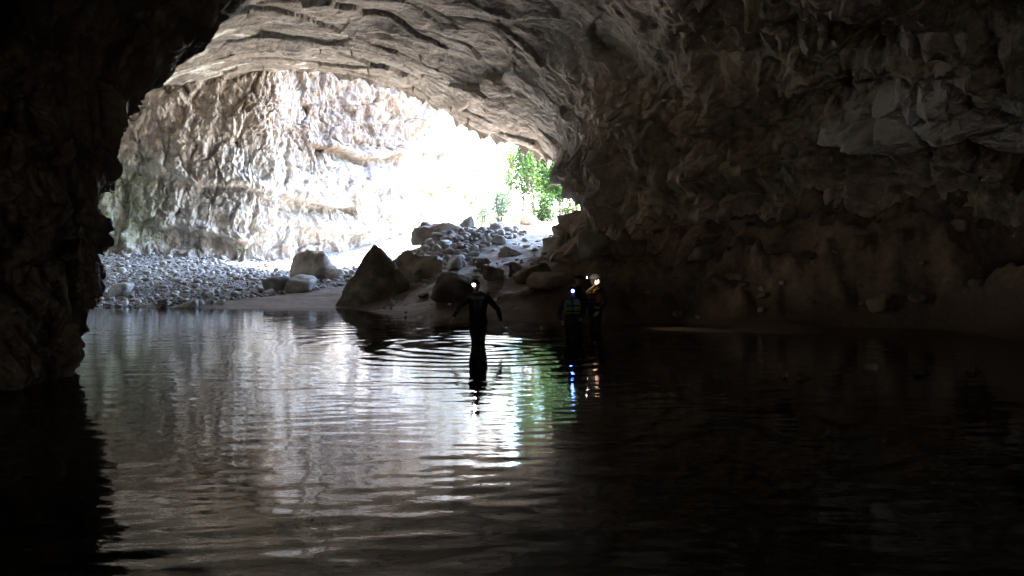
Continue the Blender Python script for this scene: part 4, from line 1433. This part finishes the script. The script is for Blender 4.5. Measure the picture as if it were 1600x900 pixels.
G1 = 'trees outside the cave mouth'
make_tree('slender_tree', 834, 54, 6.4, (-.14, 0), 1.1, 15, 1800, .16, M['leaf'], 'slender leaning tree with thin double stems left of the leafy crowns', G1, 1, .06, .35, stems=2)
make_tree('leafy_tree', 874, 56, 6.6, (-.03, 0), 1.9, 26, 9000, .21, M['leaf'], 'full green leafy tree beside the right pillar', G1, 2, .10, .22)
make_tree('bush', 846, 53, 1.7, (.05, 0), .9, 18, 2600, .15, M['leaf'], 'bright green bush at the foot of the slender tree', G1, 3, .04, .05, 'bush', .5, 2)
make_tree('bush', 884, 57, 2.6, (0, 0), 1.2, 18, 2000, .17, M['leaf_yellow'], 'yellow-green bush low beside the right pillar', G1, 4, .04, .12, 'bush', .5, 2)
make_tree('bush', 778, 55, 2.1, (.05, 0), 1.2, 16, 1500, .15, M['leaf_hazed'], 'bush hazed grey-green in the glare behind the cobble heap', G1, 5, .04, .05, 'bush', .5, 3)
make_tree('bush', 752, 53, 1.3, (-.05, 0), .9, 12, 600, .13, M['leaf_hazed'], 'thin bush paled by haze, left of the grey-green bush', G1, 6, .03, .1, 'bush', .5, 3)
make_tree('tall_tree', 852, 68, 9.5, (.03, 0), 2.6, 26, 9000, .27, M['leaf_yellow'], 'tall yellow-green tree farther off behind the slender tree', G1, 7, .13, .2)
make_tree('tall_tree', 905, 70, 10, (0, 0), 3.0, 26, 9000, .27, M['leaf'], 'tall dark green tree farther off, half hidden by the pillar', G1, 8, .14, .2)
make_tree('leafy_tree', 838, 62, 7.5, (-.02, 0), 2.0, 24, 6000, .22, M['leaf_yellow'], 'light green leafy tree just behind the slender tree', G1, 17, .09, .15)
make_tree('tall_tree', 818, 82, 8.0, (0, 0), 2.4, 20, 2500, .24, M['leaf_hazed'], 'pale tree far off in the glare behind the slender tree', G1, 9, .12, .25)

# tuft of ferns on a ledge at the foot of the far wall
q = surf_at(FAR_P, 385, 396, 8)
root = empty('fern', (float(q[0]), float(q[1]) - .25, float(q[2]) - .05))
tag(root, 'small green fern tuft at the foot of the far wall', 'plant')
rg = np.random.default_rng(77)
for kf in range(16):
    a = rg.uniform(0, 6.28); ln = rg.uniform(.5, 1.0)
    pts, vv, ff = [], [], []
    for j in range(12):
        u = j / 11
        p_ = np.array([math.cos(a) * ln * .7 * u, -abs(math.sin(a)) * ln * .4 * u, ln * (.9 * u - .6 * u * u)])
        w_ = .10 * (1 - u) + .02
        sd = np.array([-math.sin(a), math.cos(a), 0.0])
        b_ = len(vv)
        vv += [tuple(p_), tuple(p_ + sd * w_ + np.array([0, 0, -.02])), tuple(p_ + sd * w_ * .8 + np.array([math.cos(a) * .05, 0, -.01])), tuple(p_ - sd * w_ + np.array([0, 0, -.02])), tuple(p_ - sd * w_ * .8 + np.array([math.cos(a) * .05, 0, -.01]))]
        ff += [(b_, b_ + 1, b_ + 2), (b_, b_ + 4, b_ + 3)]
    link('frond', mesh_np('frond', vv, None, ff, False), M['leaf'], root)

# dead leaves on the path outside
rg = np.random.default_rng(5)
lp = []
for _ in range(900):
    d = rg.uniform(42, 56); px_ = rg.uniform(770, 885)
    lp.append(((px_ - 800) / FPX * d, d))
lp = np.array(lp)
lz = ground_h(lp[:, 0], lp[:, 1]) + .03
v, q = leaves(np.stack([lp[:, 0], lp[:, 1], lz], 1), .16, rg, .15)
tag(link('leaf_litter', mesh_np('leaf_litter', v, q, None, False), plain('dead_leaves', (0.22, 0.15, 0.09), .9, .2, .5, 3)), 'dry leaves scattered on the path outside', 'leaves', kind='stuff')
